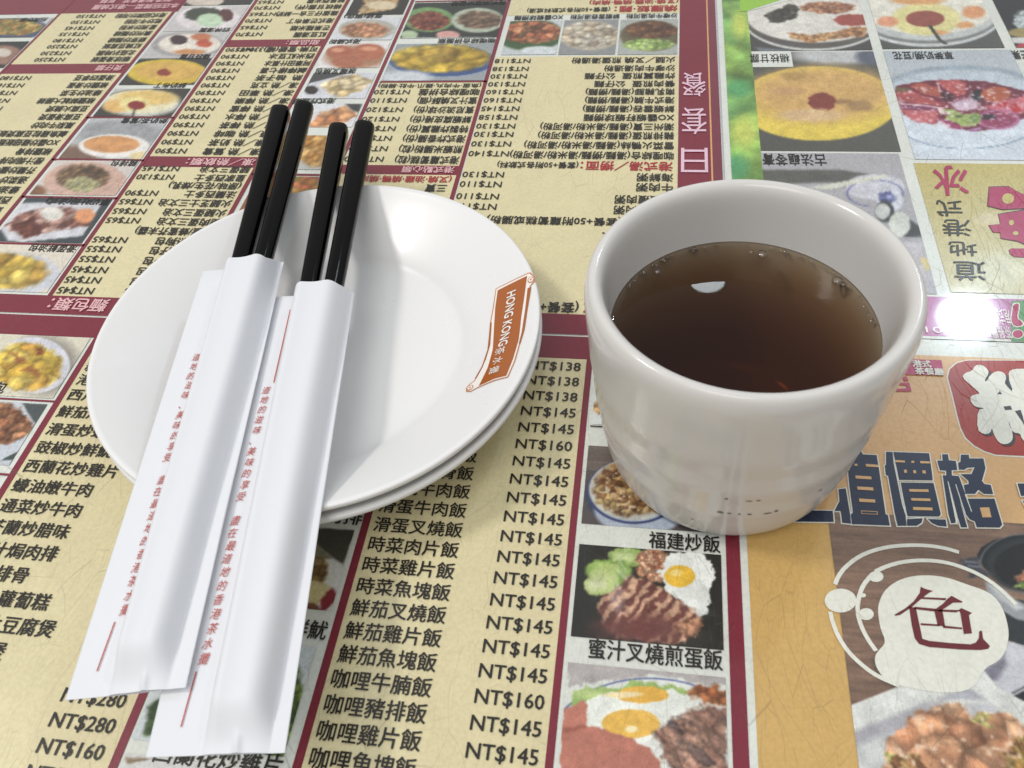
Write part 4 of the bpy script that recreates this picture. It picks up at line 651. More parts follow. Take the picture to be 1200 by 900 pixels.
photo(.501, .764, 1.457, 1.8665, [('g', (202, 210, 220), (176, 184, 190)), ('e', (0.6341,1.7255,6.93,-1.34,-0.10,-12.93), (150, 164, 176), .1, 0), ('e', (0.6308,1.7088,7.17,-1.39,-0.09,-13.08), (184, 196, 206), .12, 0), ('e', (0.6092,1.5971,7.14,-1.39,0.02,-7.68), (206, 216, 226), .2, 0),
      ('p', [(0.4987,1.7006),(0.5117,1.7245),(0.5627,1.7391),(0.6093,1.7441),(0.6830,1.7402),(0.7201,1.7176),(0.7745,1.6861),(0.7586,1.6212),(0.6987,1.5778),(0.6596,1.5577),(0.6189,1.5528),(0.5651,1.5867),(0.5528,1.5746),(0.5023,1.6110)], (112, 30, 48), .06, .4),
      ('p', [(0.5010,1.6979),(0.5182,1.7137),(0.5371,1.6977),(0.5693,1.6690),(0.5955,1.6410),(0.5757,1.6460),(0.5352,1.6537),(0.5026,1.6640)], (172, 72, 72), .1, .4), ('p', [(0.5329,1.7216),(0.5620,1.7348),(0.5877,1.7132),(0.5895,1.6792),(0.5759,1.6767),(0.5495,1.6924)], (174, 80, 64), .1, .4), ('p', [(0.5884,1.7400),(0.6306,1.7439),(0.6463,1.7287),(0.6367,1.6868),(0.6187,1.6817),(0.5983,1.7132)], (186, 76, 74), .1, .4),
      ('e', (0.5170,1.7057,62.12,-9.59,-0.66,-104.81), (110, 90, 60), .6, .6), ('p', [(0.5901,1.6974),(0.6145,1.6869),(0.6070,1.6612),(0.5893,1.6638)], (60, 20, 30), .2), ('e', (0.6578,1.6815,77.05,-15.81,-0.19,-44.15), (34, 24, 32), .2), ('e', (0.6951,1.6865,35.18,-7.67,-0.16,-33.48), (178, 82, 50), .15, .3), ('h', (0.6951,1.6865,38.70,-8.43,-0.18,-38.83), (215, 150, 90), 260),
      ('p', [(0.6673,1.6409),(0.7023,1.6610),(0.7758,1.6912),(0.7586,1.6212),(0.6968,1.6138)], (200, 96, 108), .2, .5), ('e', (0.7233,1.6359,88.15,-20.44,-0.02,-57.75), (188, 32, 42), .2), ('e', (0.6998,1.6499,98.22,-21.85,-0.15,-99.81), (180, 30, 44), .3),
      ('p', [(0.5010,1.6360),(0.5730,1.6310),(0.5694,1.6111),(0.5583,1.5771),(0.5285,1.5818),(0.5049,1.6110)], (196, 94, 98), .2, .5), ('p', [(0.5003,1.6487),(0.5740,1.6370),(0.5719,1.6250),(0.5027,1.6300)], (122, 52, 84), .1, .4), ('p', [(0.5013,1.6553),(0.5399,1.6501),(0.5894,1.6360),(0.5835,1.6320),(0.5389,1.6441),(0.5018,1.6502)], (216, 176, 186), .1),
      ('e', (0.6304,1.6485,36.99,-7.32,-0.06,-41.38), (198, 170, 188), .4, .8), ('p', [(0.5730,1.6385),(0.5833,1.6310),(0.5848,1.6112),(0.5750,1.6136)], (226, 206, 196), .1),
      ('e', (0.6795,1.5920,32.05,-7.04,0.13,-37.18), (146, 46, 84), .1), ('r', (0.6800,1.5944,28.19,-6.19,0.10,-30.56), (180, 96, 142), .10), ('e', (0.6630,1.6026,66.29,-14.11,0.25,-93.73), (40, 20, 36), .2), ('p', [(0.5668,1.6038),(0.5766,1.5940),(0.6069,1.5678),(0.6037,1.5574),(0.5809,1.5629),(0.5693,1.5819)], (152, 52, 92), .1),
      ('p', [(0.5807,1.6310),(0.6039,1.6310),(0.6154,1.6112),(0.6496,1.6172),(0.6439,1.5871),(0.6295,1.5679),(0.6154,1.5726),(0.6069,1.5678),(0.5980,1.5869),(0.5791,1.5941),(0.5899,1.6112)], (150, 172, 82), .06, .3), ('e', (0.6358,1.5991,113.25,-23.03,0.20,-68.75), (112, 146, 72), .5), ('e', (0.6079,1.6053,140.52,-27.09,0.70,-292.53), (70, 76, 46), .3), ('p', [(0.6149,1.5574),(0.6419,1.5680),(0.6417,1.5609),(0.6187,1.5514)], (168, 110, 172), .1),
      ('h', [(0.4997,1.6979),(0.6085,1.7398),(0.7490,1.6862),(0.7336,1.6212),(0.6598,1.5587),(0.5651,1.5867),(0.5023,1.6110)], (236, 214, 222), 210),
      ('r', (0.6192,1.5971,7.37,-1.45,0.03,-9.61), (104, 128, 160), .012, -1), ('h', (0.6183,1.6439,8.20,-1.59,-0.01,-11.46), (236, 220, 226), 130)], far, (190, 204, 218), **rp2)
photo(.7775, 1.05, 1.876, 2.45, [('f', (0.8315,1.9968,31.91,-7.65,-0.59,-18.16), [(190, 200, 200), (150, 160, 160)], .02), ('e', (0.8092,1.9404,28.39,-6.72,-1.28,-47.09), (160, 142, 82), .3), ('p', [(0.7694,1.9203),(0.8476,1.9184),(0.8401,1.8885),(0.7684,1.8967)], (206, 206, 204), .1), ('e', (0.7928,1.8803,68.10,-16.08,-1.68,-77.03), (186, 50, 50), .1)], far, (30, 32, 38), **rp2)
photo(.790, 1.05, 1.457, 1.8665, [], far, (186, 190, 190), **rp2)
KH = photo(.496, 1.05, 1.088, 1.4445, [('g', (200, 192, 150), (190, 174, 98)), ('e', (0.5968,1.2787,44.60,-9.55,1.62,-52.69), (214, 200, 156), .8), ('e', (0.5862,1.1469,18.93,-4.20,1.00,-23.66), (206, 204, 170), .9)], far, (196, 184, 120), name='khaki_panel', **rp2)
for ch, a in (('冰', 1), ('式', 0), ('港', 0), ('地', 0), ('道', 0)):
    xl, xr, y0, y1 = {'冰': (.521, .582, 1.346, 1.434), '式': (.512, .556, 1.285, 1.330), '港': (.512, .560, 1.231, 1.274), '地': (.512, .558, 1.178, 1.214), '道': (.509, .560, 1.117, 1.163)}[ch]
    text('calligraphy', ch, xl, xr, (y0+y1)/2, (y1-y0)*1.05, m_magenta if a else m_ink, far, rot=True, off=.02 if a else .008, tight=True, slant=.15, z=Z_TEXT+.0004)
for P in ([(0.6140,1.3729),(0.6484,1.3754),(0.6585,1.3603),(0.7002,1.3217),(0.6977,1.3120),(0.6210,1.3040),(0.5986,1.3141)], [(0.6121,1.2935),(0.6594,1.3077),(0.6981,1.3136),(0.6685,1.1961),(0.6409,1.2068),(0.6272,1.2176),(0.6016,1.2248),(0.6041,1.2401),(0.5924,1.2412),(0.5893,1.2612),(0.6096,1.2650)], [(0.6077,1.1953),(0.6125,1.2004),(0.6340,1.2007),(0.6700,1.2020),(0.6626,1.1728),(0.6285,1.1772),(0.6127,1.1780),(0.6072,1.1850)]):
    print_poly('magenta_outline', [(x, y) for x, y in P], m_shadow, Z_TEXT, 0, far)
    cx = sum(q[0] for q in P)/len(P); cy = sum(q[1] for q in P)/len(P)
    print_poly('magenta_character', [(cx+(x-cx)*.975, cy+(y-cy)*.94) for x, y in P], m_magenta, Z_TEXT+.0003, 0, far)
for E in ((0.6385,1.3371,101.10,-22.82,1.69,-65.69), (0.6286,1.2687,245.97,-56.08,4.23,-133.35), (0.6288,1.2400,228.48,-52.73,6.23,-182.32)): poly('character_gap', ell_pts(E, 20), Z_TOP, m_khaki, far)
rect('pink_band', .38, 1.05, .9865, 1.0765, Z_PANEL, m_band, far)
print_poly('green_patch', [(0.5837,1.0707),(0.6389,1.0786),(0.6142,0.9807),(0.5635,0.9819)], m_green, Z_BAND, 0, far)
print_poly('red_stroke_outline', [(0.5834,1.0654),(0.5958,1.0692),(0.5923,1.0529),(0.5844,1.0320),(0.5910,1.0261),(0.5903,1.0148),(0.5737,1.0099),(0.5708,1.0250),(0.5789,1.0496)], m_white, Z_PHOTO, 1, far)
print_poly('red_stroke', [(0.5845,1.0629),(0.5937,1.0659),(0.5903,1.0528),(0.5823,1.0314),(0.5886,1.0242),(0.5885,1.0167),(0.5750,1.0127),(0.5728,1.0264),(0.5806,1.0497)], m_magenta, Z_TEXT, 1, far)
poly('red_dot_outline', ell_pts((0.5759,0.9967,113.07,-26.27,5.36,-97.25), 24), Z_PHOTO, m_white, far); poly('red_dot', ell_pts((0.5759,0.9967,135.68,-31.52,6.62,-120.13), 24), Z_TEXT, m_magenta, far)
text('band_lettering', '茶餐廳', [(0.5378,0.9996)][0][0], [(0.5671,1.0011)][0][0], [(0.5518,0.9991)][0][1], .028, m_white, far, rot=True, off=-.004)
text('band_lettering', '港式', [(0.5557,1.0356)][0][0], [(0.5743,1.0366)][0][0], [(0.5644,1.0335)][0][1], .036, m_white, far, rot=True, off=-.004)
text('band_lettering', '01', [(0.4416,0.9993)][0][0], [(0.4663,1.0006)][0][0], [(0.4533,0.9987)][0][1], .018, m_white, far, rot=True, off=0)

# ------------------------------------------------------------------ plates
SEG = 128
def lathe(name, prof, cx, cy, mat, parent=None, seg=SEG, mod=None):
    V = []; F = []; n = len(prof)
    for i in range(seg):
        a = 2*math.pi*i/seg
        for r, z in prof:
            if mod: r = mod(r, z, a)
            V.append((cx+r*math.cos(a), cy+r*math.sin(a), z))
    for i in range(seg):
        j = (i+1) % seg
        for k in range(n-1):
            F.append((i*n+k, j*n+k, j*n+k+1, i*n+k+1))
    o = raw(name, V, F, mat, parent, True)
    import bmesh
    bm = bmesh.new(); bm.from_mesh(o.data); bmesh.ops.remove_doubles(bm, verts=bm.verts, dist=1e-6); bmesh.ops.recalc_face_normals(bm, faces=bm.faces); bm.to_mesh(o.data); bm.free()
    return o
def smooth_profile(P, n=3):
    for _ in range(n):
        Q = [P[0]]
        for a, b in zip(P[:-1], P[1:]): Q += [(a[0]*.75+b[0]*.25, a[1]*.75+b[1]*.25), (a[0]*.25+b[0]*.75, a[1]*.25+b[1]*.75)]
        Q.append(P[-1]); P = Q
    return P
RIM = .3405
top_line = [(0, .0215), (.12, .0215), (.185, .0220), (.212, .0265), (.228, .0385), (.25, .0520), (.285, .0720), (.315, .0885), (.328, .0950), (.3345, .0985), (.3400, .0980), (.3415, .0930), (.3385, .0870)]
under = [(.330, .0815), (.300, .0640), (.262, .0430), (.225, .0190), (.210, .0120), (.206, .0000), (.196, .0000), (.193, .0080), (.10, .0085), (0, .0085)]
PROF = smooth_profile(top_line+under, 2)
TOPP = smooth_profile(top_line, 2)
m_plate = plain_mat('white_melamine', (229, 228, 227), .30, .4, .07, .09, (35, .05, .0010))
PC = (-.4877, .8478); PB = .0265
lower = lathe('saucer', [(r, z+.0038) for r, z in PROF], -.4862, .8452, m_plate)
thing(lower, 'plain white round saucer, the lower one, under the saucer with the brown emblem', 'plate', 'stacked white saucers')
upper = lathe('saucer', [(r, z+PB) for r, z in PROF], PC[0], PC[1], m_plate)
thing(upper, 'glossy white round saucer on top of another, with a brown ribbon emblem on its rim', 'plate', 'stacked white saucers')
def plate_z(x, y):
    r = math.hypot(x-PC[0], y-PC[1])
    for (a, za), (b, zb) in zip(TOPP[:-1], TOPP[1:]):
        if a <= r <= b: return PB+za+(zb-za)*(r-a)/max(b-a, 1e-9)
    return PB+.0985
from mathutils.geometry import tessellate_polygon, delaunay_2d_cdt
def on_plate(name, P, mat, lift):
    # fine triangulated patch that follows the saucer's rim
    xs = [q[0] for q in P]; ys = [q[1] for q in P]; pts = [Vector(q) for q in P]; st = .004
    def inside(x, y):
        c = False; n = len(P)
        for i in range(n):
            ax, ay = P[i]; bx, by = P[(i+1) % n]
            if (ay > y) != (by > y) and x < (bx-ax)*(y-ay)/(by-ay)+ax: c = not c
        return c
    x = min(xs)
    while x < max(xs):
        y = min(ys)
        while y < max(ys):
            if inside(x, y) and min(math.hypot(x-a, y-b) for a, b in P) > st*.5: pts.append(Vector((x, y)))
            y += st
        x += st
    n = len(P)
    v, e, f, *_ = delaunay_2d_cdt(pts, [], [list(range(n))], 1, 1e-6)
    return raw(name, [(a.x, a.y, plate_z(a.x, a.y)+lift) for a in v], [tuple(q) for q in f], mat, upper, True)
def densify(P, st=.004):
    Q = []
    for i in range(len(P)):
        a, b = P[i], P[(i+1) % len(P)]; n = max(1, int(math.hypot(b[0]-a[0], b[1]-a[1])/st))
        Q += [(a[0]+(b[0]-a[0])*t/n, a[1]+(b[1]-a[1])*t/n) for t in range(n)]
    return Q
m_brown = plain_mat('emblem_brown', (166, 92, 38), .18, .5, .3, .05)
m_eline = plain_mat('emblem_line', (196, 132, 88), .18, .5, .3, .05)
m_ewhite = plain_mat('emblem_white', (238, 232, 226), .2)
Zp = .118
rib = [(-0.2258,0.9550),(-0.1784,0.9628),(-0.1782,0.9244),(-0.1781,0.8839),(-0.1758,0.8367),(-0.1791,0.7970),(-0.1840,0.7634),(-0.2027,0.7654),(-0.2251,0.7601),(-0.2178,0.7971),(-0.2162,0.8344),(-0.2221,0.8861),(-0.2255,0.9222)]
out_ = [(-0.2300,0.9606),(-0.1740,0.9697),(-0.1658,0.9605),(-0.1637,0.9483),(-0.1698,0.9396),(-0.1698,0.8976),(-0.1694,0.8540),(-0.1721,0.8268),(-0.1747,0.7908),(-0.1805,0.7590),(-0.2020,0.7607),(-0.2281,0.7560),(-0.2364,0.7523),(-0.2443,0.7565),(-0.2465,0.7658),(-0.2429,0.7731),(-0.2358,0.7775),(-0.2286,0.8038),(-0.2254,0.8381),(-0.2304,0.8946),(-0.2301,0.9220)]
gap_ = [(-0.2284,0.9587),(-0.1756,0.9668),(-0.1675,0.9585),(-0.1657,0.9492),(-0.1718,0.9405),(-0.1717,0.8975),(-0.1712,0.8539),(-0.1740,0.8276),(-0.1765,0.7915),(-0.1820,0.7612),(-0.2024,0.7630),(-0.2273,0.7584),(-0.2362,0.7547),(-0.2428,0.7582),(-0.2446,0.7651),(-0.2413,0.7708),(-0.2342,0.7752),(-0.2267,0.8031),(-0.2234,0.8374),(-0.2283,0.8938),(-0.2280,0.9211)]
on_plate('emblem_outline', densify(out_), m_eline, .0006); on_plate('emblem_ground', densify(gap_), m_ewhite, .0010)
on_plate('emblem_ribbon', densify(rib), m_brown, .0014)
on_plate('emblem_fold', densify([(-0.1689,0.9378),(-0.1747,0.9375),(-0.1736,0.8975),(-0.1731,0.8495),(-0.1745,0.8267),(-0.1721,0.8268),(-0.1694,0.8540),(-0.1699,0.8932)]), m_brown, .0014)
on_plate('emblem_fold', densify([(-0.2297,0.8946),(-0.2272,0.8948),(-0.2224,0.8468),(-0.2246,0.8172),(-0.2324,0.7825),(-0.2358,0.7807),(-0.2287,0.8046),(-0.2254,0.8381)]), m_brown, .0014)
for E in ((-0.1713,0.9527,192.66,23.05,6.79,-151.27), (-0.2394,0.7631,185.14,31.55,9.87,-159.25)):
    on_plate('emblem_curl', ell_pts(E, 20), m_eline, .0013); on_plate('emblem_curl', ell_pts(E, 20, .72), m_ewhite, .0016); on_plate('emblem_curl', ell_pts(E, 14, .3), m_eline, .0018)
def along(name, body, path, h, mat, off, lift, letter=True, gapk=1.0):
    """letters one after another along a path, tops to the left of the direction of travel"""
    seg = [math.hypot(b[0]-a[0], b[1]-a[1]) for a, b in zip(path[:-1], path[1:])]; tot = sum(seg)
    def at(s):
        s = max(0, min(tot-1e-6, s))
        for (a, b), l in zip(zip(path[:-1], path[1:]), seg):
            if s <= l: return (a[0]+(b[0]-a[0])*s/l, a[1]+(b[1]-a[1])*s/l, (b[0]-a[0])/l, (b[1]-a[1])/l)
            s -= l
    V0, F0, a, b, c, d = glyphs(body, off); k = tot/(b-a); ky = h/(d-c); V = []
    for x, y, q_ in V0:
        px, py, tx, ty = at((x-a)*k); q = (y-(c+d)/2)*ky
        X, Y = px-ty*q, py+tx*q
        V.append((X, Y, plate_z(X, Y)+lift+q_*.0001))
    return raw(name, V, F0, mat, upper)
along('emblem_lettering', 'HONG KONG', chaikin([(-0.2011,0.9419),(-0.1993,0.9052),(-0.1995,0.8653),(-0.2006,0.8336)], 2, False), .0150, m_ewhite, .022, .0024)
for k, (ch, P) in enumerate((('茶', [(-0.2034,0.8318),(-0.2025,0.8168)]), ('水', [(-0.2036,0.8118),(-0.2032,0.7972)]), ('攤', [(-0.2055,0.7922),(-0.2058,0.7778)]))):
    along('emblem_lettering', ch, P, .0155, m_ewhite, -.004, .0024)

# ------------------------------------------------------------------ chopsticks
m_stick = plain_mat('black_melamine', (4, 3, 3), .08, .15, .0, .08, (90, .05, .0006))
m_pap = bpy.data.materials.new('sleeve_paper'); m_pap.use_nodes = True
nt = m_pap.node_tree; b = nt.nodes['Principled BSDF']; b.inputs['Roughness'].default_value = .55; b.inputs['Base Color'].default_value = lin((221, 222, 226)); b.inputs['Specular IOR Level'].default_value = .35
tcn = nt.nodes.new('ShaderNodeTexCoord'); nz = nt.nodes.new('ShaderNodeTexNoise'); nz.inputs['Scale'].default_value = 60; nz.inputs['Detail'].default_value = 6
nt.links.new(tcn.outputs['Object'], nz.inputs['Vector']); bn = nt.nodes.new('ShaderNodeBump'); bn.inputs['Strength'].default_value = .12; bn.inputs['Distance'].default_value = .0012
nt.links.new(nz.outputs[0], bn.inputs['Height']); nt.links.new(bn.outputs[0], b.inputs['Normal'])
m_redink = plain_mat('sleeve_red_ink', (178, 70, 58), .5, .3)

def stick(P0, P1, z0, z1, r0, r1, label, ang):
    """rounded square tapering rod; P0 = thick end, P1 = thin end hidden in the sleeve"""
    a = Vector((P0[0], P0[1], z0)); b_ = Vector((P1[0], P1[1], z1)); t = (b_-a).normalized(); s = t.cross(Vector((0, 0, 1))).normalized(); u = s.cross(t)
    n = 28; L = (b_-a).length; V = []; F = []
    st = [(0, .80), (.0008, .90), (.0024, .97), (.005, 1.0), (.02, 1.0)] + [(L*k/24, 1.0) for k in range(1, 24)] + [(L-.004, 1), (L-.001, .8), (L, .5)]
    for d, k in st:
        r = (r0+(r1-r0)*d/L)*k; c = a+t*d
        for i in range(n):
            th = 2*math.pi*i/n; e = 3.0; ct, sn = math.cos(th), math.sin(th)
            rr = r/((abs(ct)**e+abs(sn)**e)**(1/e)); th2 = th+ang
            V.append(tuple(c+s*(rr*math.cos(th2))+u*(rr*math.sin(th2))))
    m_ = len(st)
    for j in range(m_-1):
        for i in range(n): F.append((j*n+i, j*n+(i+1) % n, (j+1)*n+(i+1) % n, (j+1)*n+i))
    F.append(tuple(range(n-1, -1, -1))); F.append(tuple((m_-1)*n+i for i in range(n)))
    o = raw('chopstick', V, F, m_stick, None, True)
    return thing(o, label, 'chopstick', 'black chopsticks in paper sleeves')
def ext(A, B, L):
    d = math.hypot(B[0]-A[0], B[1]-A[1]); return (A[0]+(B[0]-A[0])*L/d, A[1]+(B[1]-A[1])*L/d)
T = [(-0.7049,1.3744),(-0.6326,0.9530),(-0.6627,1.3894),(-0.5942,0.9504),(-0.5754,1.3227),(-0.5090,0.9083),(-0.5273,1.3286),(-0.4713,0.9061)]
LEN = 1.07
SB = [(-0.5352,0.3610),(-0.5129,0.3672),(-0.4088,0.2989),(-0.3853,0.3031)]
stick(T[0], SB[0], .1535, .1455, .0185, .0100, 'leftmost black chopstick, its end out of the left sleeve', .12)
stick(T[2], SB[1], .1535, .1455, .0185, .0100, 'black chopstick whose tip reaches highest, right one of the left sleeve', .35)
stick(T[4], SB[2], .1485, .1410, .0180, .0100, 'third black chopstick from the left, left one of the right sleeve', .1)
stick(T[6], SB[3], .1485, .1410, .0190, .0100, 'rightmost black chopstick, right one of the right sleeve', .3)

# ------------------------------------------------------------------ paper sleeves
def sleeve(TL, TR, BR_, BL_, s0, s1, base, lift_r, label, line1, words, line2, seed, notch, back):
    """s0,s1: where the sticks run between the left (0) and right (1) edge; words: text run down the paper"""
    rng = random.Random(seed); NS, NT = 72, 110
    def plan(s, t):
        x = (TL[0]*(1-s)+TR[0]*s)*(1-t)+(BL_[0]*(1-s)+BR_[0]*s)*t
        y = (TL[1]*(1-s)+TR[1]*s)*(1-t)+(BL_[1]*(1-s)+BR_[1]*s)*t
        return x, y
    def sm(v): v = max(0, min(1, v)); return v*v*(3-2*v)
    def bump(s, t):
        cl = s0[0]*(1-t)+s0[1]*t; cr = s1[0]*(1-t)+s1[1]*t; h = .0400*(1-.30*t); wl = .135-.015*t; wr = .200-.015*t
        if s < cl: g = max(0, 1-((cl-s)/wl)**2.4)
        elif s > cr: g = max(0, 1-((s-cr)/wr)**2.4)
        else: g = 1-.05*math.sin(math.pi*(s-cl)/(cr-cl))
        end = 1-sm((t-.92)/.08)*.86
        return h*g*end
    def top(s, t):
        w_ = .0014*math.sin(7*t+seed)*s + .0004*math.sin(23*t+2*s+seed)*s
        crease = -.010*math.exp(-((t-.975)/.03)**2-((s-.62)/.07)**2) if False else 0
        pinch = .007*math.exp(-((t-.988)/.012)**2-((s-.66)/.030)**2)
        return base+lift_r*sm((s-.45)/.5)+bump(s, t)+w_*(.3+.7*sm(t*3))+.0010 + pinch*.8
    V = []; F = []
    for j in range(NT+1):
        for i in range(NS+1):
            s, t = i/NS, j/NT; x, y = plan(s, t+(1-t)*back*min(1, bump(s, 0)/.03)); V.append((x, y, top(s, t)))
    for j in range(NT):
        for i in range(NS):
            if j < notch[1] and i < NS*notch[0]: continue
            a = j*(NS+1)+i; F.append((a, a+NS+1, a+NS+2, a+1))
    off = len(V)
    for j in range(NT+1):
        for i in range(NS+1):
            s, t = i/NS, j/NT; x, y = plan(s, t); x2 = x; V.append((x2, y, base+lift_r*sm((s-.45)/.5) + (0 if 0 < i < NS else .0004)))
    for j in range(NT):
        for i in range(NS):
            a = off+j*(NS+1)+i; F.append((a, a+1, a+NS+2, a+NS+1))
    for j in range(NT):                       # the two folded side edges
        a = j*(NS+1); F.append((a, off+a, off+a+NS+1, a+NS+1)) if j >= notch[1] else None
        a = j*(NS+1)+NS; F.append((a, a+NS+1, off+a+NS+1, off+a))
    o = raw('paper_sleeve', V, F, m_pap, None, True)
    o.data.polygons.foreach_set('use_smooth', [len(F)-i > 3*NT or True for i in range(len(F))])
    import bmesh
    bm = bmesh.new(); bm.from_mesh(o.data); bmesh.ops.delete(bm, geom=[v for v in bm.verts if not v.link_faces], context='VERTS'); bm.to_mesh(o.data); bm.free()
    thing(o, label, 'chopstick sleeve', 'printed paper chopstick sleeves')
    # plan frame for lettering: (s,t) from a plan point
    def st_of(x, y):
        s, t = .3, .5
        for _ in range(8):
            px, py = plan(s, t); e = 1e-4; ax, ay = plan(s+e, t); bx, by = plan(s, t+e)
            a, b_, c, d = (ax-px)/e, (bx-px)/e, (ay-py)/e, (by-py)/e; det = a*d-b_*c; ux, uy = x-px, y-py
            s += (d*ux-b_*uy)/det; t += (-c*ux+a*uy)/det
        return s, t
    def zz(x, y):
        s, t = st_of(x, y); return top(max(0, min(1, s)), max(0, min(1, t)))+.0016
    def bar(P, wd):
        (ax, ay), (bx, by) = P; L = math.hypot(bx-ax, by-ay); nx, ny = (by-ay)/L*wd/2, -(bx-ax)/L*wd/2; VV = []; FF = []; n = 20
        for k in range(n+1):
            x, y = ax+(bx-ax)*k/n, ay+(by-ay)*k/n
            for sg in (1, -1): VV.append((x+nx*sg, y+ny*sg, zz(x+nx*sg, y+ny*sg)))
        for k in range(n): FF.append((2*k, 2*k+1, 2*k+3, 2*k+2))
        raw('printed_line', VV, FF, m_redink, o)
    if line1: bar(line1, .0014)
    bar(line2, .0014)
    body, A, B = words
    L = math.hypot(B[0]-A[0], B[1]-A[1]); dx, dy = (B[0]-A[0])/L, (B[1]-A[1])/L; n = len(body)
    for k, ch in enumerate(body):
        if ch == ' ': continue
        g, gf, a, b_, c, d = glyphs(ch, 0.0); ax = (k+.5)/n*L; hh = L/n*.80; ww = hh*.82; ja = rng.uniform(-.1, .1); jx = rng.uniform(-.001, .001)
        VV = []
        for gx, gy, q_ in g:
            u = (gx-.5)*ww+jx; v = (gy-.37)*hh/.95; v, u = v+u*ja, u+v*.18
            px = A[0]+dx*(ax-v)+(-dy)*u; py = A[1]+dy*(ax-v)+dx*u
            VV.append((px, py, zz(px, py)+q_*.0001))
        raw('printed_character', VV, gf, m_redink, o)
    return o
P1 = [(-0.7028,0.9406),(-0.5704,0.9626),(-0.4618,0.2835),(-0.5925,0.2579)]
P2 = [(-0.5940,0.8880),(-0.4400,0.9068),(-0.3363,0.2327),(-0.4808,0.2127)]
W1 = [(-0.6403,0.7630),(-0.5685,0.3552)]; W2 = [(-0.5170,0.7114),(-0.4558,0.3103)]
sleeve(P1[0], P1[1], P1[2], P1[3], (.47, .465), (.76, .66), .1335, .0045, 'left white paper chopstick sleeve, lying over the edge of the right one', None, ('道地的滋味、美味的享受 盡在最道地的香港茶水攤', W1[0], W1[1]), [(-0.5764,0.3486),(-0.5707,0.2913)], 3, (.27, 2), .032)
sleeve(P2[0], P2[1], P2[2], P2[3], (.54, .52), (.775, .70), .1285, .001, 'right white paper chopstick sleeve, reaching lowest in the photo', [(-0.5307,0.8637),(-0.5089,0.7173)], ('道地的滋味、美味的享受 盡在最道地的香港茶水攤', W2[0], W2[1]), [(-0.4612,0.3042),(-0.4549,0.2455)], 5, (.0, 0), .018)

# ------------------------------------------------------------------ cup of tea
CX, CY = .1220, .7477
m_cup = plain_mat('glazed_stoneware', (211, 208, 204), .15, .42, .0, .04, (30, .04, .0012))
def ripple(z): return (.0012*math.sin(z*95)+.0004*math.sin(z*210))*max(0, 1-abs(z-.16)/.13)
outer = [(0, .0060), (.130, .0055), (.134, .0030), (.143, .0030), (.1490, .0070), (.1570, .0180), (.1625, .0340), (.1672, .0560)]
outer += [(r+ripple(z), z) for r, z in ((.1700, .0750), (.1728, .0900), (.1748, .1050), (.1765, .1200), (.1782, .1350), (.1796, .1500), (.1808, .1650), (.1823, .1800), (.1838, .1950), (.1850, .2100), (.1862, .2250))]
outer += [(.1876, .2500), (.1898, .2750), (.1912, .2950), (.1912, .3120), (.1890, .3240), (.1845, .3305), (.1785, .3310), (.1725, .3270), (.1685, .3190), (.1660, .3050), (.1640, .2850), (.1600, .2450), (.1560, .2000), (.1500, .1300), (.1380, .0700), (.1150, .0420), (.06, .0330), (0, .0320)]
cup = lathe('tea_cup', smooth_profile(outer, 2), CX, CY, m_cup, seg=160, mod=lambda r, z, a: r*(1+.0035*math.sin(2*a+.6)))
thing(cup, 'thick white handleless cup with grey scuffs, standing right of the plates', 'cup')
m_scuff = plain_mat('grey_scuff', (120, 116, 110), .5)
def cup_r(z):
    P = smooth_profile(outer[2:24], 2)
    for (a, za), (b_, zb) in zip(P[:-1], P[1:]):
        if za <= z <= zb: return a+(b_-a)*(z-za)/max(zb-za, 1e-9)
    return .17
rs = random.Random(4)
for a0, z0, w0, h0 in ((-1.64, .1370, .0028, .0018), (-1.49, .1340, .0040, .0012), (-1.43, .1345, .0032, .0012), (-1.66, .0990, .0042, .0024), (-1.60, .0985, .0030, .0018), (-1.53, .0980, .0020, .0016), (-1.46, .0975, .0030, .0018), (-1.33, .0965, .0060, .0014), (-1.27, .0985, .0030, .0022), (-1.85, .060, .0030, .0012), (-.95, .115, .0050, .0012)):
    n = 10; V = []; cxs = []
    for i in range(n):
        th = 2*math.pi*i/n; k = rs.uniform(.7, 1.2); a = a0+w0*k*math.cos(th)/.17; z = z0+h0*k*math.sin(th); r = cup_r(z)+.0006; rr = r*(1+.0035*math.sin(2*a+.6)); V.append((CX+rr*math.cos(a), CY+rr*math.sin(a), z))
    raw('scuff_mark', V, [tuple(range(n))], m_scuff, cup)

# tea: clear brown liquid
m_tea = bpy.data.materials.new('black_tea'); m_tea.use_nodes = True; nt = m_tea.node_tree; N = nt.nodes; L = nt.links
for n_ in list(N): N.remove(n_)
om = N.new('ShaderNodeOutputMaterial'); tr = N.new('ShaderNodeBsdfTransparent'); gl = N.new('ShaderNodeBsdfGlossy'); gl.inputs['Roughness'].default_value = .015; fr = N.new('ShaderNodeFresnel'); fr.inputs['IOR'].default_value = 1.34
mxs = N.new('ShaderNodeMixShader'); L.new(fr.outputs[0], mxs.inputs[0]); L.new(tr.outputs[0], mxs.inputs[1]); L.new(gl.outputs[0], mxs.inputs[2]); L.new(mxs.outputs[0], om.inputs['Surface'])
tr.inputs['Color'].default_value = (.9, .82, .7, 1)
va = N.new('ShaderNodeVolumeAbsorption'); va.inputs['Color'].default_value = (.64, .45, .25, 1); va.inputs['Density'].default_value = 70
L.new(va.outputs[0], om.inputs['Volume'])
ZT = .2450
tp = [(0, ZT), (.10, ZT), (.150, ZT), (.1575, ZT+.0008), (.1603, ZT+.0022), (.1625, ZT-.006), (.1590, .2000), (.1530, .1300), (.1420, .0700), (.1190, .0385), (.06, .0295), (0, .0285)]
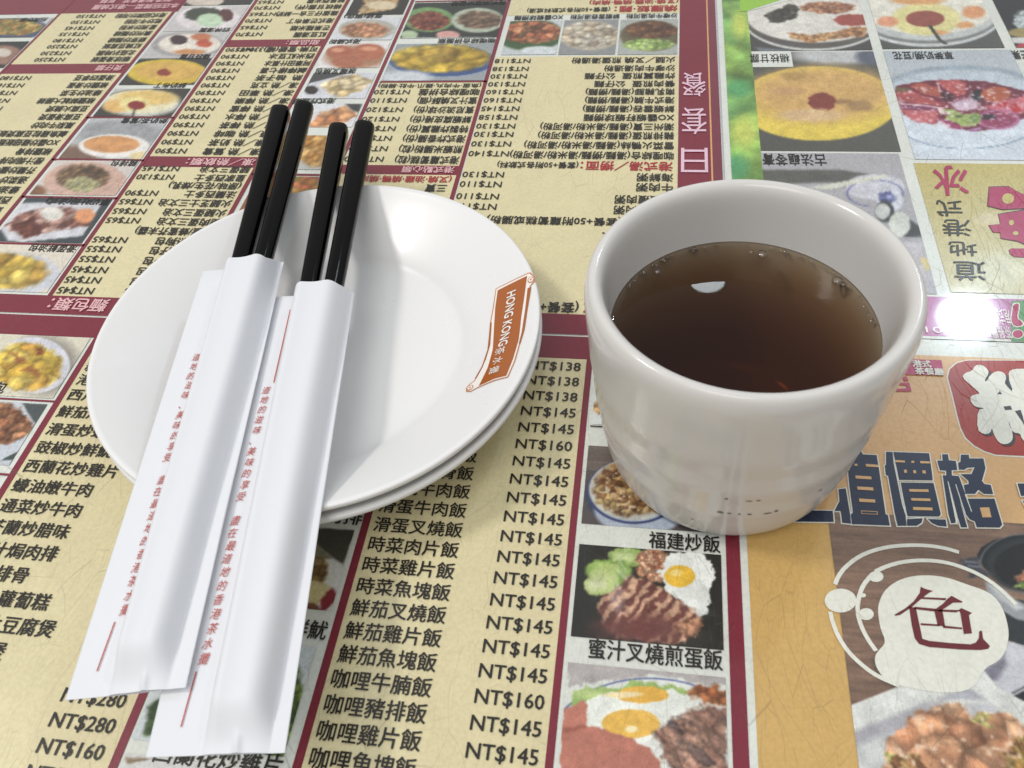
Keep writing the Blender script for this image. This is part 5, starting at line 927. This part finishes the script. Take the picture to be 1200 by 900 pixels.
tea = lathe('tea', tp, CX, CY, m_tea, seg=160, mod=lambda r, z, a: r*(1+.0035*math.sin(2*a+.6)))
thing(tea, 'dark brown tea with tiny bubbles at its edge, filling the white cup', 'drink')
m_bub = bpy.data.materials.new('bubble_film'); m_bub.use_nodes = True; nt = m_bub.node_tree; N = nt.nodes; L = nt.links
for n_ in list(N): N.remove(n_)
om = N.new('ShaderNodeOutputMaterial'); tr = N.new('ShaderNodeBsdfTransparent'); tr.inputs['Color'].default_value = (.93, .91, .88, 1); gl = N.new('ShaderNodeBsdfGlossy'); gl.inputs['Roughness'].default_value = .02; lw = N.new('ShaderNodeLayerWeight'); lw.inputs['Blend'].default_value = .55
mxs = N.new('ShaderNodeMixShader'); L.new(lw.outputs['Fresnel'], mxs.inputs[0]); L.new(tr.outputs[0], mxs.inputs[1]); L.new(gl.outputs[0], mxs.inputs[2]); L.new(mxs.outputs[0], om.inputs['Surface'])
def dome(x, y, r, V, F):
    o_ = len(V); n, m_ = 14, 6
    for j in range(m_):
        ph = (math.pi/2)*j/m_
        for i in range(n):
            th = 2*math.pi*i/n; V.append((x+r*math.cos(ph)*math.cos(th), y+r*math.cos(ph)*math.sin(th), ZT+.0004+r*.8*math.sin(ph)))
    V.append((x, y, ZT+.0004+r*.8))
    for j in range(m_-1):
        for i in range(n): F.append((o_+j*n+i, o_+j*n+(i+1) % n, o_+(j+1)*n+(i+1) % n, o_+(j+1)*n+i))
    for i in range(n): F.append((o_+(m_-1)*n+i, o_+(m_-1)*n+(i+1) % n, o_+m_*n))
for (x, y), r in zip([(0.0169,0.8441),(0.1386,0.8880),(0.1526,0.8834),(0.2423,0.8360),(0.2488,0.8300)], (.0055, .0040, .0072, .0074, .0038)):
    V = []; F = []; d = math.hypot(x-CX, y-CY); k = min(1, (.1570-r)/d); dome(CX+(x-CX)*k, CY+(y-CY)*k, r, V, F)
    raw('bubble', V, F, m_bub, tea, True)
V = []; F = []; rs = random.Random(9)
for i in range(64):
    a = rs.choice((rs.uniform(.1, 1.2), rs.uniform(.9, 2.6), rs.uniform(1.9, 2.7))); r = rs.uniform(.0008, .0024)*(1.3 if rs.random() < .1 else 1); d = .1585-rs.random()**2*.004-r
    dome(CX+d*math.cos(a), CY+d*math.sin(a), r, V, F)
fo = raw('froth', V, F, m_bub, tea, True); fo['kind'] = 'stuff'
